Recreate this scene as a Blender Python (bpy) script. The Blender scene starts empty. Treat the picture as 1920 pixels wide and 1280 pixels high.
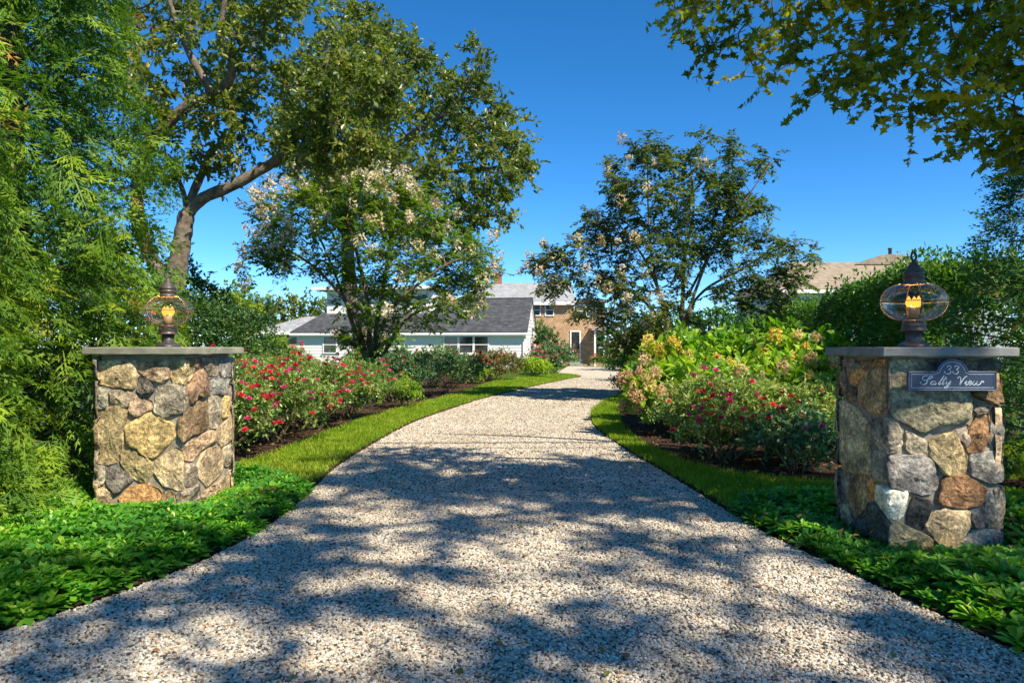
import bpy, math, random
import numpy as np
from mathutils import Vector, Matrix, Quaternion

# ------------------------------------------------------------------ camera, sky, sun, exposure
scene = bpy.context.scene
RX, RY = 1024, 682
scene.render.resolution_x, scene.render.resolution_y = RX, RY
FPX, EYE, CX, HY = 1350.0, 1.30, 960.0, 650.0       # focal length in photo pixels, eye height, principal column, horizon row
cam_data = bpy.data.cameras.new('camera')
cam_data.sensor_width = 36.0
cam_data.lens = FPX / 1920.0 * 36.0
cam_data.shift_y = 10.0 / 1920.0
cam_data.clip_start, cam_data.clip_end = 0.05, 2000.0
cam = bpy.data.objects.new('camera', cam_data)
cam.location = (0, 0, EYE)
cam.rotation_euler = (math.radians(90), 0, 0)
scene.collection.objects.link(cam)
scene.camera = cam

SUN_AZ, SUN_EL = math.radians(138), math.radians(47)       # azimuth from +Y towards +X
sun_dir = Vector((math.sin(SUN_AZ) * math.cos(SUN_EL), math.cos(SUN_AZ) * math.cos(SUN_EL), math.sin(SUN_EL)))
world = bpy.data.worlds.new('World')
scene.world = world
world.use_nodes = True
wn, wl = world.node_tree.nodes, world.node_tree.links
wn.clear()
sky = wn.new('ShaderNodeTexSky')
sky.sky_type = 'NISHITA'
sky.sun_disc = False
sky.sun_elevation, sky.sun_rotation = SUN_EL, SUN_AZ
sky.altitude, sky.air_density, sky.dust_density, sky.ozone_density = 3500, 0.9, 0.0, 4.0
hsv = wn.new('ShaderNodeHueSaturation')
hsv.inputs['Hue'].default_value = 0.497
hsv.inputs['Saturation'].default_value = 1.27
hsv.inputs['Value'].default_value = 1.0
bg = wn.new('ShaderNodeBackground')
bg.inputs['Strength'].default_value = 0.108
wo = wn.new('ShaderNodeOutputWorld')
wl.new(sky.outputs[0], hsv.inputs['Color'])
wl.new(hsv.outputs[0], bg.inputs['Color'])
wl.new(bg.outputs[0], wo.inputs['Surface'])

sd = bpy.data.lights.new('sun', 'SUN')
sd.energy, sd.angle, sd.color = 3.8, math.radians(0.53), (1.0, 0.91, 0.74)
sun = bpy.data.objects.new('sun', sd)
sun.rotation_euler = sun_dir.to_track_quat('Z', 'Y').to_euler()
sun.location = (20, -20, 30)
scene.collection.objects.link(sun)

vs = scene.view_settings
vs.view_transform, vs.look, vs.exposure, vs.gamma = 'Standard', 'None', 1.13, 1.0
vs.use_curve_mapping = False
cy = scene.cycles
cy.max_bounces, cy.diffuse_bounces, cy.glossy_bounces, cy.transmission_bounces, cy.transparent_max_bounces = 7, 4, 3, 5, 12
cy.sample_clamp_indirect = 6.0
cy.use_denoising = True
cy.caustics_reflective = cy.caustics_refractive = False

rng = np.random.default_rng(7)
random.seed(7)
COL = scene.collection
R = math.radians

def at(x, y, d):
    """world point seen at photo pixel (x, y), d metres in front of the camera"""
    return np.array([(x - CX) / FPX * d, d, EYE - (y - HY) / FPX * d])

def gp(x, y):
    """ground point seen at photo pixel (x, y)"""
    d = FPX * EYE / (y - HY)
    return ((x - CX) / FPX * d, d)

# ------------------------------------------------------------------ node helpers
def new_mat(name):
    m = bpy.data.materials.new(name)
    m.use_nodes = True
    nt = m.node_tree
    nt.nodes.clear()
    out = nt.nodes.new('ShaderNodeOutputMaterial')
    return m, nt, out

def nd(nt, typ, ins=None, **kw):
    n = nt.nodes.new(typ)
    for k, v in kw.items():
        setattr(n, k, v)
    for k, v in (ins or {}).items():
        s = n.inputs[k]
        if hasattr(v, 'is_linked') or isinstance(v, bpy.types.NodeSocket):
            nt.links.new(v, s)
        else:
            s.default_value = v
    return n

def c4(c):
    return (c[0], c[1], c[2], 1.0)

def ramp(nt, fac, stops, interp='LINEAR'):
    n = nt.nodes.new('ShaderNodeValToRGB')
    n.color_ramp.interpolation = interp
    el = n.color_ramp.elements
    while len(el) < len(stops):
        el.new(0.5)
    for e, (p, c) in zip(el, stops):
        e.position = p
        e.color = c4(c) if len(c) == 3 else c
    nt.links.new(fac, n.inputs[0])
    return n.outputs[0]

def mixc(nt, fac, a, b, blend='MIX'):
    n = nt.nodes.new('ShaderNodeMix')
    n.data_type = 'RGBA'
    n.blend_type = blend
    for sock, v in ((n.inputs[0], fac), (n.inputs[6], a), (n.inputs[7], b)):
        if isinstance(v, bpy.types.NodeSocket):
            nt.links.new(v, sock)
        else:
            sock.default_value = v if not isinstance(v, tuple) or len(v) == 4 else c4(v)
    return n.outputs[2]

def pos(nt, obj=True):
    return nd(nt, 'ShaderNodeTexCoord').outputs['Object' if obj else 'Generated']

def noise(nt, vec, scale, detail=4.0, rough=0.55, out=0):
    return nd(nt, 'ShaderNodeTexNoise', {'Vector': vec, 'Scale': scale, 'Detail': detail, 'Roughness': rough}).outputs[out]

def bump(nt, h, strength, dist):
    return nd(nt, 'ShaderNodeBump', {'Height': h, 'Strength': strength, 'Distance': dist}).outputs[0]

def principled(nt, out, color, rough=0.6, spec=0.3, normal=None, metal=0.0, **kw):
    p = nd(nt, 'ShaderNodeBsdfPrincipled', {'Roughness': rough, 'Specular IOR Level': spec, 'Metallic': metal})
    if isinstance(color, bpy.types.NodeSocket):
        nt.links.new(color, p.inputs['Base Color'])
    else:
        p.inputs['Base Color'].default_value = c4(color)
    if normal is not None:
        nt.links.new(normal, p.inputs['Normal'])
    for k, v in kw.items():
        p.inputs[k].default_value = v
    if out is not None:
        nt.links.new(p.outputs[0], out.inputs['Surface'])
    return p

LEAFK = 1.62
def leaf_mat(name, stops, trans=0.4, rough=0.42, spec=0.45, tcol=(1.35, 1.5, 0.55)):
    """leaf: colour picked per leaf by its own tint value; light passes through the blade"""
    stops = [(p, tuple(min(.6, x * LEAFK) for x in c)) for p, c in stops]
    m, nt, out = new_mat(name)
    a = nd(nt, 'ShaderNodeAttribute', attribute_name='tint')
    col = ramp(nt, a.outputs['Fac'], stops)
    p = principled(nt, None, col, rough, spec)
    tc = mixc(nt, 1.0, col, tcol, 'MULTIPLY')
    t = nd(nt, 'ShaderNodeBsdfTranslucent', {'Color': tc})
    mx = nd(nt, 'ShaderNodeMixShader', {0: trans})
    nt.links.new(p.outputs[0], mx.inputs[1])
    nt.links.new(t.outputs[0], mx.inputs[2])
    nt.links.new(mx.outputs[0], out.inputs['Surface'])
    return m

def rough_mat(name, c1, c2, scale, rough=0.8, spec=0.2, bstr=0.4, bdist=0.01, bscale=None, detail=6.0):
    m, nt, out = new_mat(name)
    v = pos(nt)
    f = noise(nt, v, scale, detail)
    col = ramp(nt, f, [(0.3, c1), (0.7, c2)])
    b = bump(nt, noise(nt, v, bscale or scale * 3, detail), bstr, bdist)
    principled(nt, out, col, rough, spec, b)
    return m

def plain_mat(name, c, rough=0.5, spec=0.4, metal=0.0):
    m, nt, out = new_mat(name)
    v = pos(nt)
    f = noise(nt, v, 9.0, 5.0)
    col = mixc(nt, f, tuple(x * 0.88 for x in c), tuple(min(1, x * 1.08) for x in c))
    principled(nt, out, col, rough, spec, None, metal)
    return m

def objcol_mat(name, trans=0.0, rough=0.55, spec=0.25, var=0.35, scale=25.0):
    """surface whose colour is the object's own colour, varied by noise"""
    m, nt, out = new_mat(name)
    oi = nd(nt, 'ShaderNodeObjectInfo')
    f = noise(nt, pos(nt), scale, 4.0)
    k = ramp(nt, f, [(0.25, (1 - var,) * 3), (0.75, (1 + var,) * 3)])
    col = mixc(nt, 1.0, oi.outputs['Color'], k, 'MULTIPLY')
    p = principled(nt, None, col, rough, spec)
    if trans > 0:
        t = nd(nt, 'ShaderNodeBsdfTranslucent', {'Color': col})
        mx = nd(nt, 'ShaderNodeMixShader', {0: trans})
        nt.links.new(p.outputs[0], mx.inputs[1]); nt.links.new(t.outputs[0], mx.inputs[2])
        nt.links.new(mx.outputs[0], out.inputs['Surface'])
    else:
        nt.links.new(p.outputs[0], out.inputs['Surface'])
    return m

# ------------------------------------------------------------------ geometry helpers
class Geo:
    """collects triangles, builds one mesh object"""
    def __init__(self):
        self.V, self.F, self.T, self.n = [], [], [], 0

    def add(self, V, F, tint=0.5):
        V = np.asarray(V, dtype=np.float32).reshape(-1, 3)
        F = np.asarray(F, dtype=np.int32).reshape(-1, 3)
        self.V.append(V); self.F.append(F + self.n); self.n += len(V)
        t = np.full(len(F), tint, dtype=np.float32) if np.isscalar(tint) else np.asarray(tint, dtype=np.float32)
        self.T.append(t)
        return self

    def scatter(self, tpl, P, M, S, tint):
        """copies of a template at points P with frames M (N,3,3 columns = x,y,z) and sizes S"""
        tv, tf = tpl
        P = np.asarray(P, np.float32); N = len(P)
        if N == 0:
            return self
        S = np.broadcast_to(np.asarray(S, np.float32), (N,))
        V = np.einsum('nij,kj->nki', M, tv) * S[:, None, None] + P[:, None, :]
        F = tf[None] + (np.arange(N) * len(tv))[:, None, None]
        T = np.repeat(np.broadcast_to(np.asarray(tint, np.float32), (N,)), len(tf))
        return self.add(V.reshape(-1, 3), F.reshape(-1, 3), T)

    def box(self, x0, x1, y0, y1, z0, z1):
        V = [(x, y, z) for x in (x0, x1) for y in (y0, y1) for z in (z0, z1)]
        F = [(0, 1, 3), (0, 3, 2), (4, 6, 7), (4, 7, 5), (0, 4, 5), (0, 5, 1), (2, 3, 7), (2, 7, 6), (0, 2, 6), (0, 6, 4), (1, 5, 7), (1, 7, 3)]
        return self.add(V, F)

    def prism(self, poly, axis, a, b):
        """polygon (list of 2D points, convex or fan-safe) extruded along an axis from a to b"""
        n = len(poly)
        def mk(p, t):
            return {'x': (t, p[0], p[1]), 'y': (p[0], t, p[1]), 'z': (p[0], p[1], t)}[axis]
        V = [mk(p, a) for p in poly] + [mk(p, b) for p in poly]
        c0, c1 = np.mean(np.array(V[:n]), axis=0), np.mean(np.array(V[n:]), axis=0)
        V += [tuple(c0), tuple(c1)]
        F = []
        for i in range(n):
            j = (i + 1) % n
            F += [(i, j, n + j), (i, n + j, n + i), (2 * n, j, i), (2 * n + 1, n + i, n + j)]
        return self.add(V, F)

    def tube(self, pts, rad, sides=6, tint=0.5):
        pts = np.asarray(pts, float); n = len(pts)
        rad = np.broadcast_to(np.asarray(rad, float), (n,))
        tan = np.gradient(pts, axis=0)
        tan /= np.linalg.norm(tan, axis=1)[:, None] + 1e-9
        ref = np.array([0.31, 0.17, 0.93]) if abs(tan[0][2]) < 0.9 else np.array([0.93, 0.3, 0.1])
        V = []
        u = np.cross(tan[0], ref); u /= np.linalg.norm(u)
        for i in range(n):
            u = u - tan[i] * np.dot(u, tan[i]); u /= np.linalg.norm(u) + 1e-9
            w = np.cross(tan[i], u)
            for k in range(sides):
                a = 2 * math.pi * k / sides
                V.append(pts[i] + (u * math.cos(a) + w * math.sin(a)) * rad[i])
        F = []
        for i in range(n - 1):
            for k in range(sides):
                a, b = i * sides + k, i * sides + (k + 1) % sides
                F += [(a, b, b + sides), (a, b + sides, a + sides)]
        V += [pts[0], pts[-1]]
        for k in range(sides):
            F += [(n * sides, (k + 1) % sides, k), (n * sides + 1, (n - 1) * sides + k, (n - 1) * sides + (k + 1) % sides)]
        return self.add(V, F, tint)

    def lathe(self, prof, seg=24, c=(0, 0, 0)):
        V, F = [], []
        for (r, z) in prof:
            for k in range(seg):
                a = 2 * math.pi * k / seg
                V.append((c[0] + r * math.cos(a), c[1] + r * math.sin(a), c[2] + z))
        for i in range(len(prof) - 1):
            for k in range(seg):
                a, b = i * seg + k, i * seg + (k + 1) % seg
                F += [(a, b, b + seg), (a, b + seg, a + seg)]
        return self.add(V, F)

    def mesh(self, name, mat=None, smooth=False):
        V = np.concatenate(self.V); F = np.concatenate(self.F); T = np.concatenate(self.T)
        me = bpy.data.meshes.new(name)
        me.vertices.add(len(V)); me.loops.add(len(F) * 3); me.polygons.add(len(F))
        me.vertices.foreach_set('co', V.ravel())
        me.loops.foreach_set('vertex_index', F.ravel())
        me.polygons.foreach_set('loop_start', np.arange(0, len(F) * 3, 3, dtype=np.int32))
        me.polygons.foreach_set('use_smooth', np.full(len(F), smooth))
        me.update(calc_edges=True)
        at_ = me.attributes.new('tint', 'FLOAT', 'FACE')
        at_.data.foreach_set('value', T)
        if mat:
            me.materials.append(mat)
        return me

    def build(self, name, mat, parent=None, smooth=False):
        return link(name, self.mesh(name, mat, smooth), parent)

def link(name, me, parent=None):
    o = bpy.data.objects.new(name, me)
    COL.objects.link(o)
    if parent is not None:
        o.parent = parent
    return o

def tag(o, label=None, cat=None, group=None, kind=None):
    for k, v in (('label', label), ('category', cat), ('group', group), ('kind', kind)):
        if v:
            o[k] = v
    return o

def thing(name, label, cat, loc=(0, 0, 0), rz=0.0, group=None):
    o = bpy.data.objects.new(name, None)
    o.empty_display_size = 0.2
    COL.objects.link(o)
    o.location, o.rotation_euler = loc, (0, 0, rz)
    return tag(o, label, cat, group)

def recalc(o):
    import bmesh
    bm = bmesh.new(); bm.from_mesh(o.data)
    bmesh.ops.recalc_face_normals(bm, faces=bm.faces)
    bm.to_mesh(o.data); bm.free()
    return o

def unit(v):
    v = np.asarray(v, np.float32)
    return v / (np.linalg.norm(v, axis=-1, keepdims=True) + 1e-9)

def rdirs(n):
    return unit(rng.normal(size=(n, 3)))

def frames(d, up):
    """frames with x along d, z near up"""
    x = unit(d)
    y = unit(np.cross(np.broadcast_to(up, x.shape), x))
    z = np.cross(x, y)
    return np.stack([x, y, z], axis=-1)

def catmull(pts, n=6):
    pts = np.asarray(pts, float)
    P = np.vstack([2 * pts[0] - pts[1], pts, 2 * pts[-1] - pts[-2]])
    out = []
    for i in range(1, len(P) - 2):
        for t in np.linspace(0, 1, n, endpoint=False):
            a, b, c, d = P[i - 1], P[i], P[i + 1], P[i + 2]
            out.append(0.5 * ((2 * b) + (-a + c) * t + (2 * a - 5 * b + 4 * c - d) * t * t + (-a + 3 * b - 3 * c + d) * t ** 3))
    out.append(pts[-1])
    return np.array(out)

def inpoly(p, poly):
    x, y = p; c = False; n = len(poly); j = n - 1
    for i in range(n):
        xi, yi = poly[i]; xj, yj = poly[j]
        if (yi > y) != (yj > y) and x < (xj - xi) * (y - yi) / (yj - yi) + xi:
            c = not c
        j = i
    return c

def edge_dist(p, poly):
    P = np.asarray(poly, float); Q = np.roll(P, -1, axis=0); p = np.asarray(p, float)
    d = Q - P; t = np.clip(((p - P) * d).sum(1) / ((d * d).sum(1) + 1e-9), 0, 1)
    return np.sqrt((((P + d * t[:, None]) - p) ** 2).sum(1).min())

# leaf templates: along +x, flat in xy, unit length
def tpl(V, F):
    return np.array(V, np.float32), np.array(F, np.int32)
LEAF2 = tpl([(0, 0, 0), (.5, .24, .06), (1, 0, -.04), (.5, -.24, .06)], [(0, 2, 1), (0, 3, 2)])
LEAFW = tpl([(0, 0, 0), (.3, .24, .05), (.68, .22, .05), (1, 0, -.06), (.68, -.22, .05), (.3, -.24, .05), (.5, 0, 0)],
            [(0, 6, 1), (1, 6, 2), (2, 6, 3), (0, 5, 6), (5, 4, 6), (4, 3, 6)])
OAK = tpl([(0, 0, 0), (.28, .16, .03), (.42, .08, .01), (.58, .27, .04), (.75, .1, 0), (1, 0, -.05), (.75, -.1, 0), (.58, -.27, .04), (.42, -.08, .01), (.28, -.16, .03)],
          [(0, 2, 1), (2, 4, 3), (0, 8, 2), (2, 8, 4), (8, 6, 4), (6, 5, 4), (8, 7, 6), (0, 9, 8)])
def _maple():
    pr = [(0, .02), (-.12, .30), (.16, .26), (.22, .56), (.46, .22), (1.0, 0)]
    up = [(x, y) for x, y in pr]
    pts = up + [(x, -y) for x, y in up[-2::-1]]
    V = [(.3, 0, 0)] + [(x, y, -.10 * abs(y) - .05 * max(0, x - .5)) for x, y in pts]
    n = len(pts)
    return tpl(V, [(0, i + 1, (i + 1) % n + 1) for i in range(n)])
MAPLE = _maple()
PACHY = tpl([(0, 0, 0), (.70, .22, .04), (1, 0, -.06), (.70, -.22, .04), (.55, 0, -.015)],
            [(0, 4, 1), (1, 4, 2), (2, 4, 3), (3, 4, 0)])
OAKS = tpl([(0, 0, 0), (.30, .17, .03), (.62, .24, .04), (1, 0, -.05), (.66, -.23, .04), (.34, -.15, .03)],
           [(0, 2, 1), (0, 3, 2), (0, 4, 3), (0, 5, 4)])
MAPLES = tpl([(0, 0, 0), (.02, .42, -.03), (.45, .17, 0), (1, 0, -.05), (.45, -.17, 0), (.02, -.42, -.03)],
             [(0, 2, 1), (0, 3, 2), (0, 4, 3), (0, 5, 4)])
BLADE = tpl([(0, -.05, 0), (0, .05, 0), (.6, .03, .06), (1, 0, .22)], [(0, 1, 2), (0, 2, 3)])
PETAL = tpl([(0, 0, 0), (.55, .42, .1), (1, .15, .3), (1, -.15, .3), (.55, -.42, .1)], [(0, 1, 2), (0, 2, 3), (0, 3, 4)])

def _spray(seed, fine=3):
    r = random.Random(seed)
    V, F = [], []
    def blade(p, d, l, w, z0, z1):
        n = (-d[1], d[0])
        i = len(V)
        m = (p[0] + d[0] * l * .45, p[1] + d[1] * l * .45)
        V.extend([(p[0], p[1], z0), (m[0] + n[0] * w, m[1] + n[1] * w, (z0 + z1) / 2 + .01), (p[0] + d[0] * l, p[1] + d[1] * l, z1), (m[0] - n[0] * w, m[1] - n[1] * w, (z0 + z1) / 2 + .01)])
        F.extend([(i, i + 2, i + 1), (i, i + 3, i + 2)])
    droop = lambda x: -.22 * x * x
    blade((0, 0), (1, 0), 1.0, .018, 0, droop(1))
    k = 0
    t = .1
    while t < .95:
        s = 1 if k % 2 else -1
        a = s * (R(42) + r.uniform(-.15, .15))
        l = (.48 * (1 - t * .72)) * r.uniform(.75, 1.15)
        d = (math.cos(a), math.sin(a))
        z = droop(t)
        dz = r.uniform(-.05, .03)
        blade((t, 0), d, l, .022, z, z - .10 * l + dz)
        for j in range(fine):
            u = .28 + .6 * j / fine
            for s2 in (1, -1):
                a2 = a + s2 * R(34)
                blade((t + d[0] * l * u, d[1] * l * u), (math.cos(a2), math.sin(a2)), l * .42 * (1.1 - u * .6), .020, z - .1 * l * u + dz * u, z - .14 * l + dz)
        t += .10
        k += 1
    return tpl(V, F)
SPRAYS = [_spray(s, 2) for s in (1, 2)] + [_spray(s, 1) for s in (3, 8)]
SPRAYS_LITE = [_spray(s, 1) for s in (4, 5)]

# ------------------------------------------------------------------ materials
M = {}
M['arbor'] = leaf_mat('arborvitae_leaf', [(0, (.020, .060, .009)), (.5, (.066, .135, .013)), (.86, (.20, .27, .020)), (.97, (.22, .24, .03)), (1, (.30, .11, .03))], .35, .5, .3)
M['oak'] = leaf_mat('oak_leaf', [(0, (.045, .068, .012)), (.5, (.095, .125, .020)), (.9, (.17, .185, .03)), (1, (.30, .20, .04))], .38, .38, .5)
M['maple'] = leaf_mat('maple_leaf', [(0, (.06, .085, .010)), (.45, (.12, .15, .012)), (.8, (.22, .21, .014)), (1, (.36, .26, .02))], .52, .45, .3)
M['crape'] = leaf_mat('crape_leaf', [(0, (.045, .10, .016)), (.5, (.10, .175, .022)), (.9, (.17, .24, .025)), (1, (.30, .20, .03))], .42, .4, .5)
M['crape_shaded'] = leaf_mat('crape_leaf_shaded', [(0, (.036, .066, .022)), (.5, (.080, .118, .030)), (.9, (.14, .17, .034)), (1, (.26, .14, .04))], .3, .4, .5)  # crape leaf colour darkened to stand for the right tree's backlit shade
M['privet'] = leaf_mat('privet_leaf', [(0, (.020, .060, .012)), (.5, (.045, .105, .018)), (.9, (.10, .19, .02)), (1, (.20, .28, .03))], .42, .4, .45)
M['hemlock'] = leaf_mat('hemlock_leaf', [(0, (.020, .055, .016)), (.6, (.045, .10, .020)), (.95, (.10, .16, .02)), (1, (.17, .10, .04))], .3, .5, .3)
M['evergreen'] = leaf_mat('evergreen_leaf', [(0, (.015, .045, .014)), (.6, (.035, .085, .020)), (1, (.09, .15, .025))], .3, .4, .45)
M['brightleaf'] = leaf_mat('bright_leaf', [(0, (.06, .13, .012)), (.5, (.14, .24, .015)), (1, (.30, .36, .03))], .42, .45, .35)
M['rose_leaf'] = leaf_mat('rose_leaf', [(0, (.045, .10, .022)), (.5, (.11, .185, .035)), (.88, (.20, .26, .06)), (.95, (.30, .28, .08)), (1, (.28, .10, .04))], .35, .35, .5)
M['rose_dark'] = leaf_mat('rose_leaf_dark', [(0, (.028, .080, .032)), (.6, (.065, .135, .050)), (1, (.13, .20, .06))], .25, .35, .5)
M['hyd_leaf'] = leaf_mat('hydrangea_leaf', [(0, (.045, .12, .012)), (.5, (.12, .23, .015)), (.9, (.24, .33, .022)), (1, (.36, .32, .03))], .45, .42, .4)
M['redleaf'] = leaf_mat('red_brown_leaf', [(0, (.04, .07, .015)), (.5, (.11, .12, .03)), (.8, (.20, .10, .035)), (1, (.26, .08, .04))], .35, .5, .35)
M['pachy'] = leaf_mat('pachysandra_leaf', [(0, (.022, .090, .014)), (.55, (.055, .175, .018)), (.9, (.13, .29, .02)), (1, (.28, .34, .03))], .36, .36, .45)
M['grass'] = leaf_mat('grass_blade', [(0, (.075, .15, .006)), (.6, (.15, .23, .008)), (.92, (.24, .29, .014)), (1, (.40, .30, .06))], .4, .5, .3)
M['bark'] = rough_mat('oak_bark', (.075, .055, .040), (.26, .21, .16), 9.0, .9, .15, .8, .02, 22.0)
M['bark_smooth'] = rough_mat('crape_bark', (.10, .065, .04), (.24, .17, .11), 7.0, .75, .2, .3, .006, 16.0)
M['twig'] = rough_mat('twig_bark', (.05, .035, .022), (.13, .09, .06), 12.0, .9, .1, .3, .004)
M['cane'] = rough_mat('rose_cane', (.10, .075, .035), (.26, .20, .11), 12.0, .8, .2, .2, .003)
M['flower'] = objcol_mat('petals', .35, .6, .2, .30, 30.0)
M['copper'] = rough_mat('aged_copper', (.030, .024, .020), (.13, .095, .075), 18.0, .42, .5, .3, .002, 60.0)
M['darkmetal'] = rough_mat('dark_metal', (.022, .024, .028), (.06, .06, .065), 20.0, .4, .5, .2, .001, 60.0)
M['white'] = plain_mat('white_paint', (.82, .80, .76), .5, .35)
M['whiteboard'] = plain_mat('white_board', (.80, .775, .73), .6, .25)
M['bluestone'] = rough_mat('bluestone', (.14, .145, .14), (.27, .265, .24), 6.0, .75, .3, .35, .004, 70.0)
M['bluestone_worn'] = rough_mat('weathered_bluestone', (.15, .15, .11), (.34, .32, .24), 5.0, .8, .25, .5, .005, 60.0)
M['sign'] = plain_mat('sign_slate', (.035, .05, .085), .38, .5)
M['signedge'] = plain_mat('sign_edge', (.10, .14, .24), .4, .5)
M['letter'] = plain_mat('sign_letter', (.56, .60, .66), .5, .3)
M['pane'] = None

def glass_pane():
    m, nt, out = new_mat('window_glass')
    f = noise(nt, pos(nt), 1.6, 3.0)
    col = ramp(nt, f, [(.35, (.012, .014, .016)), (.7, (.05, .055, .06))])
    principled(nt, out, col, .06, .7)
    return m
M['pane'] = glass_pane()

def stone_mat():
    m, nt, out = new_mat('fieldstone')
    oi = nd(nt, 'ShaderNodeObjectInfo')
    v = pos(nt)
    off = nd(nt, 'ShaderNodeVectorMath', {0: v, 1: oi.outputs['Random']}, operation='ADD').outputs[0]
    n1 = noise(nt, off, 7.0, 8.0, .62)
    n2 = noise(nt, off, 38.0, 8.0, .7)
    n3 = noise(nt, off, 3.2, 4.0, .5)
    k = ramp(nt, n1, [(.28, (.30, .29, .29)), (.48, (.95, .93, .90)), (.68, (1.9, 1.82, 1.66))])
    col = mixc(nt, 1.0, oi.outputs['Color'], k, 'MULTIPLY')
    k2 = ramp(nt, n2, [(.34, (.28, .28, .28)), (.5, (1.0, .98, .96)), (.66, (2.1, 2.0, 1.85))])
    col = mixc(nt, .85, col, mixc(nt, 1.0, col, k2, 'MULTIPLY'))
    # weathering: darker mineral patches and pale lichen with outlines of their own
    patch = ramp(nt, n3, [(.42, (0, 0, 0)), (.56, (1, 1, 1))])
    col = mixc(nt, mixc(nt, 1.0, patch, (.45, .45, .45), 'MULTIPLY'), col, mixc(nt, 1.0, col, (.62, .55, .48), 'MULTIPLY'))
    li = noise(nt, off, 15.0, 6.0, .7)
    lich = ramp(nt, li, [(.61, (0, 0, 0)), (.70, (.55, .55, .55))])
    col = mixc(nt, lich, col, (.42, .40, .31))
    h = mixc(nt, .5, n1, n2)
    principled(nt, out, col, .82, .25, bump(nt, h, 1.0, .05))
    return m
M['stone'] = stone_mat()
M['mortar'] = rough_mat('mortar', (.20, .17, .125), (.40, .34, .25), 14.0, .95, .1, .6, .006, 80.0)

def worn_tone(nt):
    """dirt and fines: slow blotches and two faint wheel tracks worn into the stone"""
    g = nd(nt, 'ShaderNodeNewGeometry')
    n1 = noise(nt, g.outputs['Position'], .8, 5.0, .6)
    a = ramp(nt, n1, [(.32, (.98, .89, .74)), (.5, (1.11, 1.03, .88)), (.68, (1.20, 1.13, .98))])
    n2 = noise(nt, g.outputs['Position'], 5.0, 4.0, .6)
    b = ramp(nt, n2, [(.3, (.86, .84, .81)), (.6, (1.0, 1.0, 1.0))])
    return mixc(nt, 1.0, a, b, 'MULTIPLY')

def gravel_sheet_mat():
    m, nt, out = new_mat('gravel_bed')
    v = pos(nt)
    vo = nd(nt, 'ShaderNodeTexVoronoi', {'Vector': v, 'Scale': 46.0})
    c = nd(nt, 'ShaderNodeSeparateColor', {0: vo.outputs['Color']})
    col = ramp(nt, c.outputs[0], [(0, (.22, .21, .20)), (.12, (.42, .40, .37)), (.3, (.58, .56, .53)), (.62, (.70, .685, .66)), (.8, (.68, .60, .50)), (1, (.84, .83, .81))])
    d = ramp(nt, vo.outputs['Distance'], [(.0, (1, 1, 1)), (.55, (.75, .75, .75)), (.85, (.0, .0, .0))])
    k = mixc(nt, 1.0, worn_tone(nt), (.84, .83, .82), 'MULTIPLY')
    col = mixc(nt, 1.0, col, k, 'MULTIPLY')
    principled(nt, out, col, .85, .2, bump(nt, d, .7, .012))
    return m
M['gravel_bed'] = gravel_sheet_mat()

def pebble_mat():
    m, nt, out = new_mat('gravel_pebble')
    oi = nd(nt, 'ShaderNodeObjectInfo')
    worn = worn_tone(nt)
    col = ramp(nt, oi.outputs['Random'], [(0, (.04, .04, .045)), (.12, (.12, .118, .115)), (.24, (.32, .31, .30)), (.42, (.50, .485, .47)), (.64, (.62, .605, .58)), (.75, (.58, .47, .35)), (.82, (.40, .26, .15)), (.88, (.62, .60, .57)), (1, (.72, .715, .70))])
    f = noise(nt, pos(nt), 2.0, 3.0)
    k = ramp(nt, f, [(.3, (.78, .78, .78)), (.7, (1.12, 1.12, 1.12))])
    principled(nt, out, mixc(nt, 1.0, mixc(nt, 1.0, col, k, 'MULTIPLY'), worn, 'MULTIPLY'), .75, .25)
    return m
M['pebble'] = pebble_mat()

def soil_mat(name, a, b, c):
    m, nt, out = new_mat(name)
    v = pos(nt)
    f = noise(nt, v, 26.0, 8.0, .7)
    col = ramp(nt, f, [(.3, a), (.5, b), (.72, c)])
    principled(nt, out, col, .95, .1, bump(nt, noise(nt, v, 45.0, 8.0, .7), .9, .03))
    return m
M['mulch'] = soil_mat('bark_mulch', (.022, .014, .010), (.060, .036, .022), (.13, .08, .05))
M['chip'] = leaf_mat('mulch_chip', [(0, (.03, .018, .012)), (.5, (.085, .05, .03)), (.85, (.18, .11, .06)), (1, (.32, .20, .11))], .05, .9, .1)
M['turf'] = soil_mat('turf_soil', (.030, .055, .008), (.060, .11, .010), (.11, .16, .02))
M['soil'] = soil_mat('cut_soil', (.04, .022, .012), (.085, .045, .022), (.14, .08, .04))

def shingle_mat(name, c1, c2, mortar, sx, sz, bdist=.01, spec=.2):
    m, nt, out = new_mat(name)
    v = pos(nt)
    sep = nd(nt, 'ShaderNodeSeparateXYZ', {0: v})
    ad = nd(nt, 'ShaderNodeMath', {0: sep.outputs[0], 1: sep.outputs[1]}, operation='ADD')
    cmb = nd(nt, 'ShaderNodeCombineXYZ', {0: ad.outputs[0], 1: sep.outputs[2]})
    br = nd(nt, 'ShaderNodeTexBrick', {'Vector': cmb.outputs[0], 'Color1': c4(c1), 'Color2': c4(c2), 'Mortar': c4(mortar), 'Scale': 1.0, 'Mortar Size': .008, 'Brick Width': sx, 'Row Height': sz, 'Bias': 0.0})
    k = ramp(nt, noise(nt, v, 3.0, 6.0), [(.3, (.75, .73, .72)), (.7, (1.2, 1.2, 1.2))])
    col = mixc(nt, 1.0, br.outputs['Color'], k, 'MULTIPLY')
    principled(nt, out, col, .85, spec, bump(nt, br.outputs['Fac'], -.6, bdist))
    return m
M['cedar'] = shingle_mat('cedar_shingle', (.58, .38, .23), (.44, .28, .165), (.20, .12, .07), .14, .13)
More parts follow.
